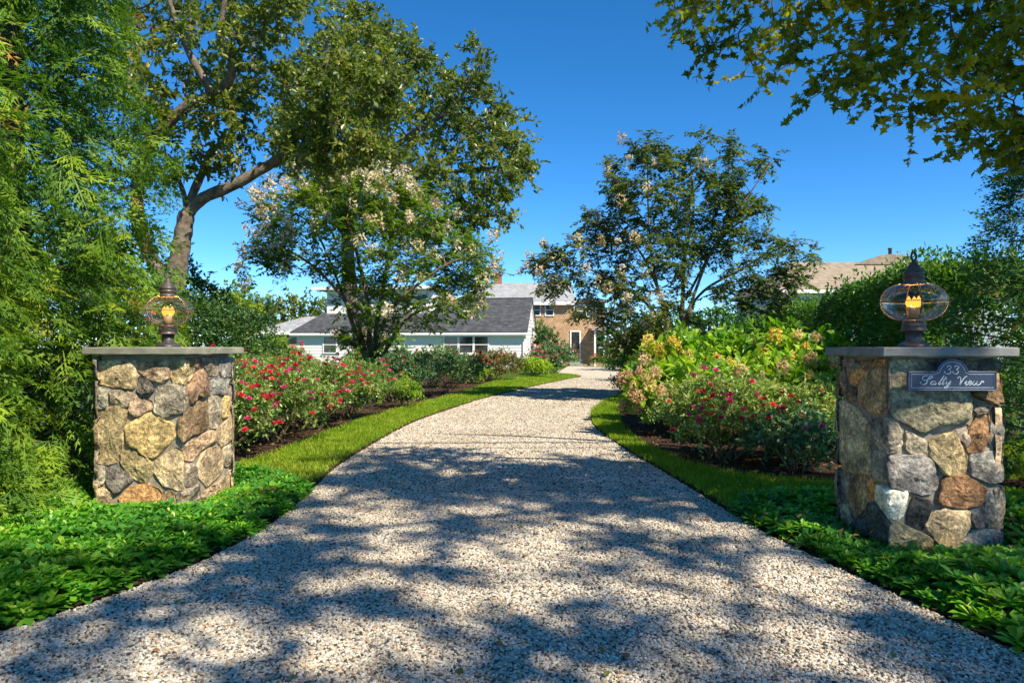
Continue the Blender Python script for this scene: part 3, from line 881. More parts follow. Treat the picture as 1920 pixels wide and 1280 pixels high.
# ------------------------------------------------------------------ name sign
def sign():
    t = thing('name_sign', 'dark slate plaque with arched top reading 33 Salty View', 'sign', (2.704, 4.420, 1.09), 0)
    W, zb, zt, ra = .270, -.058, .058, .098
    za = .036
    def outline(k):
        o = [(-W + k, zb + k), (W - k, zb + k), (W - k, zt - k), (ra + .012 - k * .4, zt - k)]
        for i in range(19):
            a = R(12) + (math.pi - R(24)) * i / 18
            o.append(((ra - k) * math.cos(a), za + (ra - k) * math.sin(a)))
        o += [(-ra - .012 + k * .4, zt - k), (-W + k, zt - k)]
        return o
    g = Geo(); o1 = outline(0); n = len(o1)
    V = [(x, 0, z) for x, z in o1] + [(x, .020, z) for x, z in o1]
    F = []
    for i in range(n):
        j = (i + 1) % n
        F += [(i, j, n + j), (i, n + j, n + i)]
    g.add(V, F)
    # faces: fan from the arch foot centre is safe for this outline
    V2 = [(0, 0, .03)] + [(x, 0, z) for x, z in o1]
    g.add(V2, [(0, (i + 1) % n + 1, i + 1) for i in range(n)])
    V3 = [(0, .020, .03)] + [(x, .020, z) for x, z in o1]
    g.add(V3, [(0, i + 1, (i + 1) % n + 1) for i in range(n)])
    recalc(g.build('board', M['sign'], t))
    rim = Geo()
    rim.tube([(x, -.0005, z) for x, z in outline(.002) + outline(.002)[:1]], .0035, 6)
    rim.build('board_edge', M['signedge'], t)
    bl = Geo()
    bl.tube([(x, -.001, z) for x, z in outline(.017) + outline(.017)[:1]], .0019, 4)
    bl.build('border_line', M['letter'], t)
    for z in (.122, -.045):
        Geo().lathe([(0, 0), (.005, 0), (.004, .003), (0, .0035)], 10).build('screw', M['darkmetal'], t).matrix_local = Matrix.Translation((0, -.001, z)) @ Matrix.Rotation(R(90), 4, 'X')
    S = {
        'S': [[(590, 425), (582, 398), (550, 400), (510, 438), (492, 488), (468, 538), (425, 562), (375, 552), (352, 526), (372, 512)], [(500, 396), (430, 400), (396, 436), (408, 474), (455, 480), (525, 456), (588, 424)]],
        'a': [[(630, 506), (594, 498), (556, 526), (550, 556), (578, 562), (612, 540), (634, 506)], [(642, 498), (614, 548), (628, 562), (662, 536)]],
        'l': [[(806, 390), (760, 462), (700, 546), (714, 563), (744, 540)]],
        't': [[(846, 416), (812, 470), (766, 546), (780, 563), (812, 538)], [(768, 464), (862, 458)]],
        'y': [[(856, 500), (842, 545), (860, 560), (896, 532), (928, 494)], [(936, 490), (902, 560), (862, 618), (826, 636), (808, 616), (856, 588), (925, 556)]],
        'V': [[(1058, 446), (1086, 420), (1116, 424), (1122, 490), (1100, 568), (1150, 490), (1204, 420), (1244, 402)]],
        'i': [[(1190, 540), (1240, 492), (1212, 552), (1224, 573), (1264, 545)], [(1280, 452), (1290, 460)]],
        'e': [[(1264, 545), (1312, 522), (1322, 498), (1294, 494), (1264, 538), (1284, 572), (1336, 540)]],
        'w': [[(1336, 540), (1374, 494), (1346, 550), (1364, 573), (1402, 550), (1440, 494), (1418, 550), (1440, 573), (1492, 545), (1518, 502), (1556, 500), (1540, 526)]],
        '3': [[(862, 232), (888, 208), (930, 208), (938, 240), (905, 272), (888, 280), (926, 296), (930, 335), (885, 362), (830, 350), (808, 322), (828, 314)]],
        '3b': [[(1004, 232), (1030, 208), (1072, 208), (1084, 238), (1050, 270), (1032, 280), (1068, 296), (1070, 335), (1030, 362), (985, 350), (966, 322), (986, 314)]],
    }
    nib = np.array([.80, .60])
    for ch, strokes in S.items():
        g = Geo()
        for st in strokes:
            C = catmull(np.array(st, float), 6)
            # plaque coordinates in metres
            X = (1690 + C[:, 0] / 10.105 - 960) / 305.4 - 2.704
            Z = 1.3 - (665 + C[:, 1] / 10.105 - 650) / 305.4 - 1.09
            Q = np.stack([X, Z], 1)
            T = np.gradient(Q, axis=0); T /= np.linalg.norm(T, axis=1)[:, None] + 1e-9
            wdt = .0007 + .0023 * np.abs(T[:, 0] * nib[1] - T[:, 1] * -nib[0])
            Nn = np.stack([-T[:, 1], T[:, 0]], 1)
            A, B = Q + Nn * wdt[:, None], Q - Nn * wdt[:, None]
            m = len(Q)
            V = [(p[0], -.0022, p[1]) for p in A] + [(p[0], -.0022, p[1]) for p in B]
            F = []
            for i in range(m - 1):
                F += [(i, i + 1, m + i + 1), (i, m + i + 1, m + i)]
            g.add(V, F)
        g.build('letter', M['letter'], t)
    return t
sign()

# ------------------------------------------------------------------ buildings
def window(root, origin, ux, w, h, nrm, cols=1, sash=True, frame=.07, name='window', matf='white'):
    """window standing on a wall: origin = lower left corner, ux = unit vector along the wall, nrm = outward normal (local xy)"""
    ux, nv = np.array(ux, float), np.array(nrm, float)
    o3 = np.array(origin, float)
    def bx(g, a0, a1, z0, z1, d0, d1):
        V = []
        for a in (a0, a1):
            for d in (d0, d1):
                for z in (z0, z1):
                    p = o3[:2] + ux * a + nv * d
                    V.append((p[0], p[1], o3[2] + z))
        F = [(0, 1, 3), (0, 3, 2), (4, 6, 7), (4, 7, 5), (0, 4, 5), (0, 5, 1), (2, 3, 7), (2, 7, 6), (0, 2, 6), (0, 6, 4), (1, 5, 7), (1, 7, 3)]
        g.add(V, F)
    g = Geo()
    bx(g, -frame, w + frame, -frame, 0, .0, .06)
    bx(g, -frame, w + frame, h, h + frame, .0, .06)
    bx(g, -frame, 0, 0, h, .0, .055)
    bx(g, w, w + frame, 0, h, .0, .055)
    win = g.build(name, M[matf], root)
    recalc(win)
    g = Geo(); bx(g, 0, w, 0, h, .006, .012)
    recalc(g.build('pane', M['pane'], win))
    if sash:
        g = Geo(); bx(g, 0, w, h * .5 - .025, h * .5 + .025, .013, .04)
        recalc(g.build('sash_bar', M[matf], win))
    return win

def poly_obj(name, pts, thick, mat, root):
    """planar polygon in 3D thickened downwards along its normal"""
    P = np.array(pts, float); n = len(P)
    nn = np.cross(P[1] - P[0], P[2] - P[0]); nn /= np.linalg.norm(nn)
    if nn[2] < 0:
        nn = -nn
    V = list(P) + list(P - nn * thick)
    V += [P.mean(0), P.mean(0) - nn * thick]
    F = []
    for i in range(n):
        j = (i + 1) % n
        F += [(i, j, n + j), (i, n + j, n + i), (2 * n, i, j), (2 * n + 1, n + j, n + i)]
    return recalc(Geo().add(V, F).build(name, mat, root))

# white cottage: local x along the front (right end 0), y into depth
cot = thing('white_cottage', 'low white cottage with dark grey shingled roof behind the roses', 'house', (.80, 43.0, 0), R(-8))
D, EA, RG, LX = 5.5, 2.22, 4.30, -14.4
Geo().box(LX, -.03, .03, D - .03, 0, EA).build('wall', M['whiteboard'], cot)
g = Geo(); g.prism([(.03, EA - .002), (D - .03, EA - .002), (D / 2, RG - .12)], 'x', LX + 3, -.03); recalc(g.build('gable', M['whiteboard'], cot))
zb = .1
while zb < EA - .12:                                          # front clapboards
    zt = min(zb + .19, EA - .09)
    g = Geo(); g.prism([(.028, zb), (-.016, zb), (.0, zt), (.028, zt)], 'x', LX, -.005); recalc(g.build('clapboard', M['whiteboard'], cot))
    zb += .192
zb = .1
while zb < RG - .45:                                          # gable end clapboards
    zt = zb + .24
    def yr(z):
        return (.0, D) if z <= EA else (D / 2 * (z - EA) / (RG - .10 - EA), D - D / 2 * (z - EA) / (RG - .10 - EA))
    a, b = yr(zb), yr(zt)
    V = [(-.028, a[0], zb), (.028, a[0], zb), (.0, b[0], zt), (-.028, b[0], zt), (-.028, a[1], zb), (.028, a[1], zb), (.0, b[1], zt), (-.028, b[1], zt)]
    F = [(0, 1, 2), (0, 2, 3), (4, 6, 5), (4, 7, 6), (1, 5, 6), (1, 6, 2), (0, 4, 5), (0, 5, 1), (3, 2, 6), (3, 6, 7), (0, 3, 7), (0, 7, 4)]
    recalc(Geo().add(V, F).build('clapboard', M['whiteboard'], cot))
    zb += .245
k = (RG - EA) / (D / 2)
ov = .26
rx0, rx1 = LX - .35, .14
poly_obj('roof', [(rx0, -ov, EA - ov * k * .55 + .10), (rx1, -ov, EA - ov * k * .55 + .10), (rx1, D / 2, RG + .1), (rx0 + 2.6, D / 2, RG + .1)], .11, M['asphalt'], cot)
poly_obj('roof', [(rx0, D + ov, EA - ov * k * .55 + .10), (rx1, D + ov, EA - ov * k * .55 + .10), (rx1, D / 2 + .001, RG + .099), (rx0 + 2.6, D / 2 + .001, RG + .099)], .11, M['asphalt'], cot)
poly_obj('roof', [(rx0, -ov, EA - ov * k * .55 + .098), (rx0, D + ov, EA - ov * k * .55 + .098), (rx0 + 2.6, D / 2, RG + .098)], .11, M['asphalt'], cot)
ez = EA - ov * k * .55
Geo().box(rx0 + .02, rx1 - .02, -ov - .03, -ov + .01, ez - .20, ez + .03).build('fascia', M['white'], cot)
Geo().box(rx0 + .05, rx1 - .05, -ov + .012, .0, ez - .19, ez - .15).build('soffit', M['white'], cot)
g = Geo(); g.prism([(-ov, ez - .14), (-ov, ez + .02), (D / 2, RG + .01), (D / 2, RG - .16)], 'x', .03, .075); recalc(g.build('rake_board', M['white'], cot))
g = Geo(); g.prism([(D + ov, ez - .14), (D + ov, ez + .02), (D / 2 + .002, RG + .008), (D / 2 + .002, RG - .162)], 'x', .03, .073); recalc(g.build('rake_board', M['white'], cot))
for i in range(3):
    window(cot, (-4.93 + i * .93, -.018, .95), (1, 0), .80, .96, (0, -1))
Geo().box(-5.05, -2.15, -.12, -.012, .80, .875).build('window_sill', M['white'], cot)
window(cot, (-12.6, -.018, .95), (1, 0), .8, .96, (0, -1))
window(cot, (-9.6, -.018, .95), (1, 0), .8, .96, (0, -1))
window(cot, (.03, 1.9, .35), (0, 1), 1.0, 1.55, (1, 0))
window(cot, (.03, 2.5, 3.05), (0, 1), .45, .5, (1, 0), sash=False)
# upper storey with a flat roof
Geo().box(-13.0, -6.0, 1.4, 5.4, EA, 4.92).build('upper_wall', M['whiteboard'], cot)
Geo().box(-13.75, -5.75, .85, 5.8, 4.925, 5.08).build('flat_roof', M['slate_step'], cot)
Geo().box(-13.80, -5.70, .80, .848, 4.90, 5.10).build('fascia', M['white'], cot)
window(cot, (-7.0, 1.398, 3.9), (1, 0), .55, .65, (0, -1))
window(cot, (-11.0, 1.398, 3.5), (1, 0), 1.0, .9, (0, -1))

Geo().box(-.14, -.06, -.10, -.02, .05, ez - .2).build('downpipe', M['white'], cot)
Geo().box(rx0 + .03, rx1 - .03, -ov - .12, -ov - .032, ez - .10, ez + .01).build('gutter', M['white'], cot)
Geo().box(rx0 + 2.7, rx1, D / 2 - .09, D / 2 + .09, RG + .07, RG + .125).build('ridge_cap', M['asphalt'], cot)
Geo().lathe([(.05, 0), (.05, .42), (.07, .43), (.07, .46), (0, .47)], 10, (-3.4, 1.7, 3.35)).build('vent_pipe', M['darkmetal'], cot, True)

# small shingled wing left of the cottage
wing = thing('shingled_outbuilding', 'small cedar shingled outbuilding with pale grey hipped roof left of the cottage', 'house', (-17.6, 50.0, 0), R(-4))
Geo().box(.1, 6.0, .1, 5.0, 0, 2.15).build('wall', M['cedar'], wing)
Geo().box(-.28, 6.4, -.33, -.29, 2.14, 2.40).build('fascia', M['white'], wing)
poly_obj('roof', [(-.3, -.3, 2.42), (6.4, -.3, 2.42), (6.4, 2.6, 3.5), (2.4, 2.6, 3.5)], .1, M['greyroof'], wing)
poly_obj('roof', [(-.3, -.3, 2.418), (-.3, 5.4, 2.418), (2.4, 2.6, 3.498)], .1, M['greyroof'], wing)
poly_obj('roof', [(-.3, 5.4, 2.419), (6.4, 5.4, 2.419), (6.4, 2.601, 3.499), (2.4, 2.601, 3.499)], .1, M['greyroof'], wing)

# two-storey cedar house at the end of the drive
br = thing('shingled_house', 'two storey cedar shingled house with grey roof and brick chimney at drive end', 'house', (1.4, 50.0, 0), 0)
Geo().box(-5.2, 5.05, 0, 7.0, 0, 4.42).build('wall', M['cedar'], br)
poly_obj('roof', [(-5.5, -.4, 4.42), (3.0, -.4, 4.42), (3.0, 3.5, 6.05), (-3.4, 3.5, 6.05)], .12, M['greyroof'], br)
poly_obj('roof', [(-5.5, 7.4, 4.42), (3.0, 7.4, 4.42), (3.0, 3.501, 6.049), (-3.4, 3.501, 6.049)], .12, M['greyroof'], br)
poly_obj('roof', [(-5.5, -.4, 4.418), (-5.5, 7.4, 4.418), (-3.4, 3.5, 6.048)], .12, M['greyroof'], br)
Geo().box(-5.5, 3.0, -.43, -.41, 4.18, 4.40).build('fascia', M['white'], br)
Geo().box(3.0, 5.3, -.3, 7.2, 4.421, 4.56).build('flat_roof', M['greyroof'], br)
ch = Geo().box(-2.75, -2.15, 3.2, 3.9, 5.0, 6.62).build('chimney', M['brick'], br)
Geo().box(-2.82, -2.08, 3.13, 3.97, 6.621, 6.72).build('chimney_cap', M['brick'], ch)
for x in (.03, .95):
    window(br, (x, -.002, 3.50), (1, 0), .50, .70, (0, -1))
window(br, (2.95, -.002, 3.42), (1, 0), .72, .72, (0, -1))
window(br, (3.80, -.002, 3.42), (1, 0), .55, .72, (0, -1))
door = window(br, (2.72, -.002, .38), (1, 0), .56, 1.95, (0, -1), sash=False, frame=.09, name='door')
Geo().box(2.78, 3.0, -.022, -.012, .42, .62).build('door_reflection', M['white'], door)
Geo().box(3.02, 3.26, -.022, -.012, .42, 1.15).build('door_curtain', plain_mat('ochre_cloth', (.45, .25, .05), .7, .2), door)
Geo().box(2.55, 3.45, -.75, -.01, 0, .16).build('door_step', M['slate_step'], br)
Geo().box(2.60, 3.40, -.45, -.012, .161, .30).build('door_step', M['slate_step'], br)
for x in (4.15, 5.08):
    Geo().box(x, x + .12, -1.4, -1.28, 0, 2.4).build('porch_post', M['white'], br)
Geo().box(3.95, 5.35, -1.6, 0, 2.401, 2.55).build('porch_roof', M['greyroof'], br)
window(br, (4.35, -.002, .5), (1, 0), .6, 1.5, (0, -1))

# neighbour's house behind the right hedge
nb = thing('neighbour_house', 'tan roofed house with a metal vent pipe rising behind the right hedge', 'house', (14.8, 40.0, 0), 0)
Geo().box(.5, 13, .3, 9, 0, 4.30).build('wall', M['greywall'], nb)
poly_obj('roof', [(0, 0, 4.50), (13.5, 0, 4.50), (12.0, 4.2, 6.5), (2.4, 4.2, 6.5)], .14, M['tanroof'], nb)
poly_obj('roof', [(0, 0, 4.498), (0, 9.3, 4.498), (2.4, 4.2, 6.498)], .14, M['tanroof'], nb)
poly_obj('roof', [(0, 9.3, 4.499), (13.5, 9.3, 4.499), (12.0, 4.201, 6.499), (2.4, 4.201, 6.499)], .14, M['tanroof'], nb)
Geo().box(.05, 13.4, -.03, .0, 4.28, 4.47).build('fascia', M['white'], nb)
g = Geo().lathe([(.10, 6.0), (.10, 7.25), (.13, 7.26), (.13, 7.33), (0, 7.34)], 12, (8.3, 4.0, 0)); g.build('vent_pipe', M['copper'], nb, True)
g = Geo(); g.prism([(6.0, 6.3), (10.3, 6.3), (8.9, 6.9), (7.8, 6.9)], 'y', 3.6, 4.6); recalc(g.build('chimney_saddle', M['tanroof'], nb))
window(nb, (1.4, .298, 3.2), (1, 0), .8, .9, (0, -1))
window(nb, (4.4, .298, 3.2), (1, 0), .8, .9, (0, -1))

# ------------------------------------------------------------------ vegetation builders
def fill_poly(poly, d0, thick, n, grow=0.0, skip=None):
    """clump centres inside a silhouette seen from the drive, spread in depth like a rounded crown"""
    P = np.array(poly, float); lo, hi = P.min(0), P.max(0)
    out, px = [], []
    tries = 0
    while len(out) < n and tries < n * 60:
        tries += 1
        best, bd = None, -1
        for _ in range(5):
            q = (rng.uniform(lo[0], hi[0]), rng.uniform(lo[1], hi[1]))
            if not inpoly(q, poly):
                continue
            dd = min([math.hypot(q[0] - a, q[1] - b) for a, b in px[-160:]] or [1e9])
            if dd > bd:
                best, bd = q, dd
        if best is None:
            continue
        e = edge_dist(best, poly) / FPX * d0
        t = thick * min(1.0, math.sqrt(e / 1.6 + .02))
        px.append(best)
        out.append(at(best[0], best[1], d0 + rng.uniform(-t, t)))
    return np.array(out)

def limb(px, d0, d1=None):
    n = len(px)
    d1 = d0 if d1 is None else d1
    return catmull(np.array([at(x, y, d0 + (d1 - d0) * i / (n - 1)) for i, (x, y) in enumerate(px)]), 5)

def clump_leaves(g, gt, C, rad, ntw, nlf, T, size, droop=.25, flat=.8, tmean=.5, opp=False, lfrac=.75, tvar=.16):
    """twigs bursting from each clump centre, leaves along them"""
    K = len(C)
    r = np.broadcast_to(np.asarray(rad, float), (K,))
    N = K * ntw
    c = np.repeat(C, ntw, 0); rr = np.repeat(r, ntw)
    d = rdirs(N); d[:, 2] = d[:, 2] * flat + .15
    d = unit(d)
    st = c + rdirs(N) * (rr * .25)[:, None]
    L = rr * rng.uniform(.45, 1.05, N)
    tt = rng.normal(0, tvar, K).repeat(ntw)
    en = st + d * L[:, None]; en[:, 2] -= droop * L * .6
    md = (st + en) / 2; md[:, 2] += .10 * L
    if gt is not None:
        for s in range(2):
            a, b = ((st, md), (md, en))[s]
            dirv = unit(b - a); u = unit(np.cross(dirv, np.array([.3, .5, .8]))); w = np.cross(dirv, u)
            ra, rb = (.006, .004) if s == 0 else (.004, .002)
            sc = float(size) / .1
            v_ = u * .7 + w * .7
            V = np.stack([a + v_ * ra * sc, a - v_ * ra * sc, b - v_ * rb * sc, b + v_ * rb * sc], 1)
            F = np.array([(0, 1, 2), (0, 2, 3)])
            gt.add(V.reshape(-1, 3), (F[None] + (np.arange(N) * 4)[:, None, None]).reshape(-1, 3))
    t = np.linspace(1 - lfrac, 1.0, nlf)[None, :] + rng.uniform(-.05, .05, (N, nlf))
    t = np.clip(t, 0, 1)[..., None]
    P = (1 - t) ** 2 * st[:, None] + 2 * t * (1 - t) * md[:, None] + t * t * en[:, None]
    # bend the control polygon into the curve it stands for
    P = P.reshape(-1, 3)
    D = np.repeat(d, nlf, 0)
    if opp:
        side = unit(np.cross(D, np.array([0, 0, 1.0])))
        sg = np.where(np.arange(len(D)) % 2 == 0, 1.0, -1.0)[:, None]
        ld = side * sg * 1.0 + D * .45 + rng.normal(0, .22, D.shape)
        up = np.array([0, 0, 1.0]) + rng.normal(0, .25, D.shape)
    else:
        ld = D * .5 + rng.normal(0, .75, D.shape)
        up = np.array([0, 0, .8]) + rng.normal(0, .6, D.shape)
    ld[:, 2] -= droop
    S = size * rng.uniform(.65, 1.25, len(P))
    ti = np.clip(np.repeat(tt, nlf) + tmean + rng.normal(0, .16, len(P)), 0, .93)
    odd = rng.random(len(P)) < .015
    ti[odd] = rng.uniform(.93, 1, odd.sum())
    g.scatter(T, P, frames(ld, up), S, ti)
    return en

def grow_branches(g, skel, skr, C, sides=5, r0=.05, taper=.012, wig=.12):
    """join every clump centre to the nearest limb by a bent branch"""
    nodes, rad = [tuple(p) for p in skel], list(skr)
    order = np.argsort([np.min(((skel - c) ** 2).sum(1)) for c in C])
    for i in order:
        c = C[i]
        A = np.array(nodes)
        dv = A - c
        dist = np.sqrt((dv ** 2).sum(1)) + .35 * np.maximum(0, dv[:, 2])
        k = int(np.argmin(dist))
        q = A[k]; l = np.linalg.norm(c - q)
        if l < .05:
            continue
        m = (q + c) / 2 + rng.normal(0, wig, 3) * l * .6 + np.array([0, 0, .12 * l])
        path = catmull(np.array([q, m, c]), 4)
        ra = min(rad[k] * .8, .010 + r0 * min(1.0, l / 2.0))
        rr = np.linspace(ra, max(.006, min(taper, ra * .6)), len(path))
        g.tube(path, rr, sides)
        for p, r_ in list(zip(path, rr))[2:]:
            nodes.append(tuple(p)); rad.append(r_)

def tree(name, label, cat, base, limbs, clumps, T, leafmat, barkmat, size, rad, ntw, nlf, droop=.25, opp=False, tmean=.5, r0=.05, group=None, twigs=True, flat=.8, tvar=.16, extra=None):
    root = thing(name, label, cat, tuple(base), 0, group)
    inv = -np.array(base)
    gb = Geo()
    skel, skr = [], []
    tr = Geo()
    for i, (path, ra, rb) in enumerate(limbs):
        rr = np.linspace(ra, rb, len(path))
        wob = 1 + .06 * np.sin(np.arange(len(path)) * 1.7 + i)
        (tr if i == 0 else gb).tube(path + inv, rr * wob, 10 if i == 0 else 8)
        skel += list(path[1:] if i else path[len(path) // 3:]); skr += list(rr[1:] if i else rr[len(path) // 3:])
    tr.build('trunk', barkmat, root, True)
    allc = clumps if extra is None else np.concatenate([clumps, extra[0]])
    grow_branches(gb, np.array(skel) + inv, skr, allc + inv, r0=r0)
    gl, gt = Geo(), (Geo() if twigs else None)
    ends = clump_leaves(gl, gt, clumps + inv, rad, ntw, nlf, T, size, droop, flat, tmean, opp, tvar=tvar)
    if extra is not None:
        C2, r2, n2, l2, s2 = extra
        clump_leaves(gl, None, C2 + inv, r2, n2, l2, MAPLES, s2, droop, flat, tmean, opp, tvar=tvar)
    if twigs:
        gb.V += gt.V; gb.F += [f + gb.n for f in [np.concatenate([x for x in gt.F])]]; gb.T += [np.concatenate(gt.T)]; gb.n += gt.n
        gb.V = [np.concatenate(gb.V)]
    gb.build('branches', barkmat, root, True)
    gl.build('crown', leafmat, root)
    return root, ends + np.array(base)

# flowers shared by many objects
def _rose():
    g = Geo()
    for k, (n, s, e, z) in enumerate(((5, 1.0, .35, 0), (5, .78, .8, .06), (4, .5, 1.25, .10))):
        a = np.arange(n) * 2 * math.pi / n + k * .6
        d = np.stack([np.cos(a) * math.cos(e), np.sin(a) * math.cos(e), np.full(n, math.sin(e))], 1)
        g.scatter(PETAL, np.tile([0, 0, z], (n, 1)), frames(d, np.array([0, 0, 1.0])), s * .5, .5)
    return g.mesh('rose', M['flower'])
ROSE = _rose()
def _panicle(n, rx, rz, sz, seed):
    r = np.random.default_rng(seed)
    g = Geo()
    u = rdirs(n) * (r.uniform(.55, 1.0, n) ** .5)[:, None]
    P = u * np.array([rx, rx, rz]); P[:, 2] += rz * .7
    P[:, :2] *= (1.15 - .55 * (P[:, 2:] / (rz * 1.7)))
    g.scatter(LEAF2, P, frames(u + r.normal(0, .8, (n, 3)), u + r.normal(0, .3, (n, 3))), sz * r.uniform(.7, 1.2, n), .5)
    g.scatter(LEAF2, P, frames(np.cross(u, r.normal(0, 1, (n, 3))) + .1, u + r.normal(0, .3, (n, 3))), sz * r.uniform(.7, 1.2, n), .5)
    return g.mesh('flower_head', M['flower'])
HYD = [_panicle(64, .5, .5, .34, s) for s in (1, 2, 3)]
CRAPE = [_panicle(26, .42, .62, .34, s) for s in (5, 6, 7)]

def blooms(root, name, meshes, pts, base, size, cols, tilt=.5):
    for p in pts:
        o = link(name, random.choice(meshes), root)
        o.location = tuple(np.array(p) - np.array(base))
        o.rotation_euler = (random.uniform(-tilt, tilt), random.uniform(-tilt, tilt), random.uniform(0, 6.28))
        s = size * random.uniform(.75, 1.2)
        o.scale = (s, s, s)
        c = random.choice(cols); f = random.uniform(.85, 1.15)
        o.color = (c[0] * f, c[1] * f, c[2] * f, 1)

ROSE_RED = [(.66, .02, .05), (.74, .03, .13), (.76, .07, .26), (.85, .12, .10), (.78, .05, .10), (.80, .14, .30)]
ROSE_PINK = [(.78, .16, .28), (.72, .10, .20), (.82, .28, .34), (.80, .24, .18)]
ROSE_CORAL = [(.80, .16, .07), (.75, .06, .05), (.85, .28, .14), (.72, .05, .12)]

def bush(name, label, cat, x, y, rx, ry, h, leafmat, nclump, ntw, nlf, size, T=LEAF2, bloom=None, nb=0, cols=None, bsize=.07, z0=.12, group=None, tmean=.5, canes=6, rad=.22, toward=(0, -1), bname='rose', droop=.2, opp=False, btop=.25, face=.35):
    root = thing(name, label, cat, (x, y, .02), 0, group)
    # clump centres fill the upper shell of an uneven dome
    C = []
    lump = rng.uniform(0, 6.28, 4)
    while len(C) < nclump:
        d = rdirs(1)[0]
        d[2] = abs(d[2]) if rng.random() < .8 else d[2] * .6
        a = math.atan2(d[1], d[0])
        k = 1 + .13 * math.sin(3 * a + lump[0]) + .10 * math.sin(5 * a + lump[1] + 4 * d[2])
        s = rng.uniform(.45, 1.0) ** .5 * k
        p = np.array([d[0] * rx * s, d[1] * ry * s, z0 + (h - z0) * (.42 + .58 * d[2] * s)])
        if p[2] > z0 * .6:
            C.append(p)
    C = np.array(C)
    st = Geo()
    for k in range(canes):
        a = rng.uniform(0, 6.28)
        e = C[rng.integers(len(C))]
        b = np.array([math.cos(a) * rx * .22, math.sin(a) * ry * .22, -.02])
        st.tube(catmull(np.array([b, b * .4 + e * .5 + np.array([0, 0, .08]), e]), 4), np.linspace(.011, .005, 9), 5)
    # low bare canes leaning outward
    for k in range(canes):
        a = rng.uniform(0, 6.28)
        b = np.array([math.cos(a) * rx * .15, math.sin(a) * ry * .15, -.02])
        e = np.array([math.cos(a) * rx * .75, math.sin(a) * ry * .75, h * rng.uniform(.3, .55)])
        st.tube(catmull(np.array([b, (b + e) / 2 + np.array([0, 0, .05]), e]), 4), np.linspace(.012, .004, 9), 5)
    gl = Geo()
    ends = clump_leaves(gl, st, C, rad, ntw, nlf, T, size, droop, .8, tmean, opp)
    st.build('stems', M['cane'], root, True)
    gl.build('foliage', leafmat, root)
    if nb:
        # blooms at shoot tips on the outside of the dome, where they show
        nrm = ends / np.array([rx, ry, h])
        score = np.linalg.norm(nrm, axis=1) + btop * ends[:, 2] / h + face * (ends[:, 0] * toward[0] + ends[:, 1] * toward[1]) / max(rx, ry) + rng.normal(0, .12, len(ends))
        pick = np.argsort(-score)
        pts = []
        for i in pick:
            p = ends[i] + np.array([0, 0, .02])
            if p[2] < .25 * h:
                continue
            if all(np.linalg.norm(p - q) > bsize * .8 for q in pts):
                pts.append(p)
            if len(pts) >= nb:
                break
        blooms(root, bname, bloom if isinstance(bloom, list) else [bloom], pts, (0, 0, 0), bsize, cols)
    return root

# ------------------------------------------------------------------ ground cover
def pachysandra(label, poly, n, avoid):
    q = sample_poly(poly, n)
    for (c, hw, a) in avoid:
        d = q - np.array(c); ca, sa = math.cos(a), math.sin(a)
        u, v = d[:, 0] * ca + d[:, 1] * sa, -d[:, 0] * sa + d[:, 1] * ca
        q = q[~((np.abs(u) < hw) & (np.abs(v) < hw))]
    N = len(q)
    ed = np.array([edge_dist(p, poly) for p in q])
    pd = np.max(np.abs(q - np.array(avoid[0][0])), axis=1) - avoid[0][1]
    q = q + rng.normal(0, .03, q.shape)
    rs = rng.uniform(.72, 1.22, N)
    rs = rs * (.6 + .4 * np.clip((pd - .02) / .4, 0, 1))
    hh = (.015 + .085 * np.clip(ed / .2, 0, 1) * np.clip((pd - .05) / .55, .05, 1)) * rng.uniform(.6, 1.45, N) + .02
    lean = rng.normal(0, .16, (N, 2))
    g, gs = Geo(), Geo()
    top = np.column_stack([q + lean * hh[:, None], hh])
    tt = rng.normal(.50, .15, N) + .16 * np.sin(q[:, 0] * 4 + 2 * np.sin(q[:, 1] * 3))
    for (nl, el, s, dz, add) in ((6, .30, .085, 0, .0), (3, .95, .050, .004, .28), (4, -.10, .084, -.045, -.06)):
        for k in range(nl):
            a = 2 * math.pi * k / nl + rng.uniform(0, .9, N) + dz * 100
            e = el + rng.normal(0, .2, N)
            d = np.stack([np.cos(a) * np.cos(e), np.sin(a) * np.cos(e), np.sin(e)], 1)
            up = np.stack([-np.cos(a) * np.sin(e), -np.sin(a) * np.sin(e), np.cos(e)], 1) + rng.normal(0, .12, (N, 3))
            P = top.copy(); P[:, 2] = np.maximum(P[:, 2] + dz, .03)
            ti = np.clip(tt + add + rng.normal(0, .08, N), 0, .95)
            yel = rng.random(N) < .014
            ti[yel] = 1.0
            g.scatter(PACHY if dz > -.01 else LEAF2, P, frames(d, up), s * rs * rng.uniform(.8, 1.2, N), ti)
    return tag(g.build('pachysandra', M['pachy']), label, 'ground cover', None, 'stuff')

pb_left = seg(DL, 2.35, 6.75, -.05) + [(-2.3, 7.05), (-2.75, 7.25), (-3.0, 6.9), (-3.9, 6.3), (-4.2, 4.6), (-4.2, 2.6), (-3.4, 2.2)]
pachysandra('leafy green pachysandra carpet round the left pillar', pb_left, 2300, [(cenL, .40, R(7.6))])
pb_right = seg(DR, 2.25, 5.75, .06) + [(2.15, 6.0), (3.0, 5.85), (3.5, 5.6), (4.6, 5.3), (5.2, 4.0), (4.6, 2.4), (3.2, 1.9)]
pachysandra('leafy green pachysandra carpet round the pillar with the sign', pb_right, 2300, [(cenR, .375, 0)])

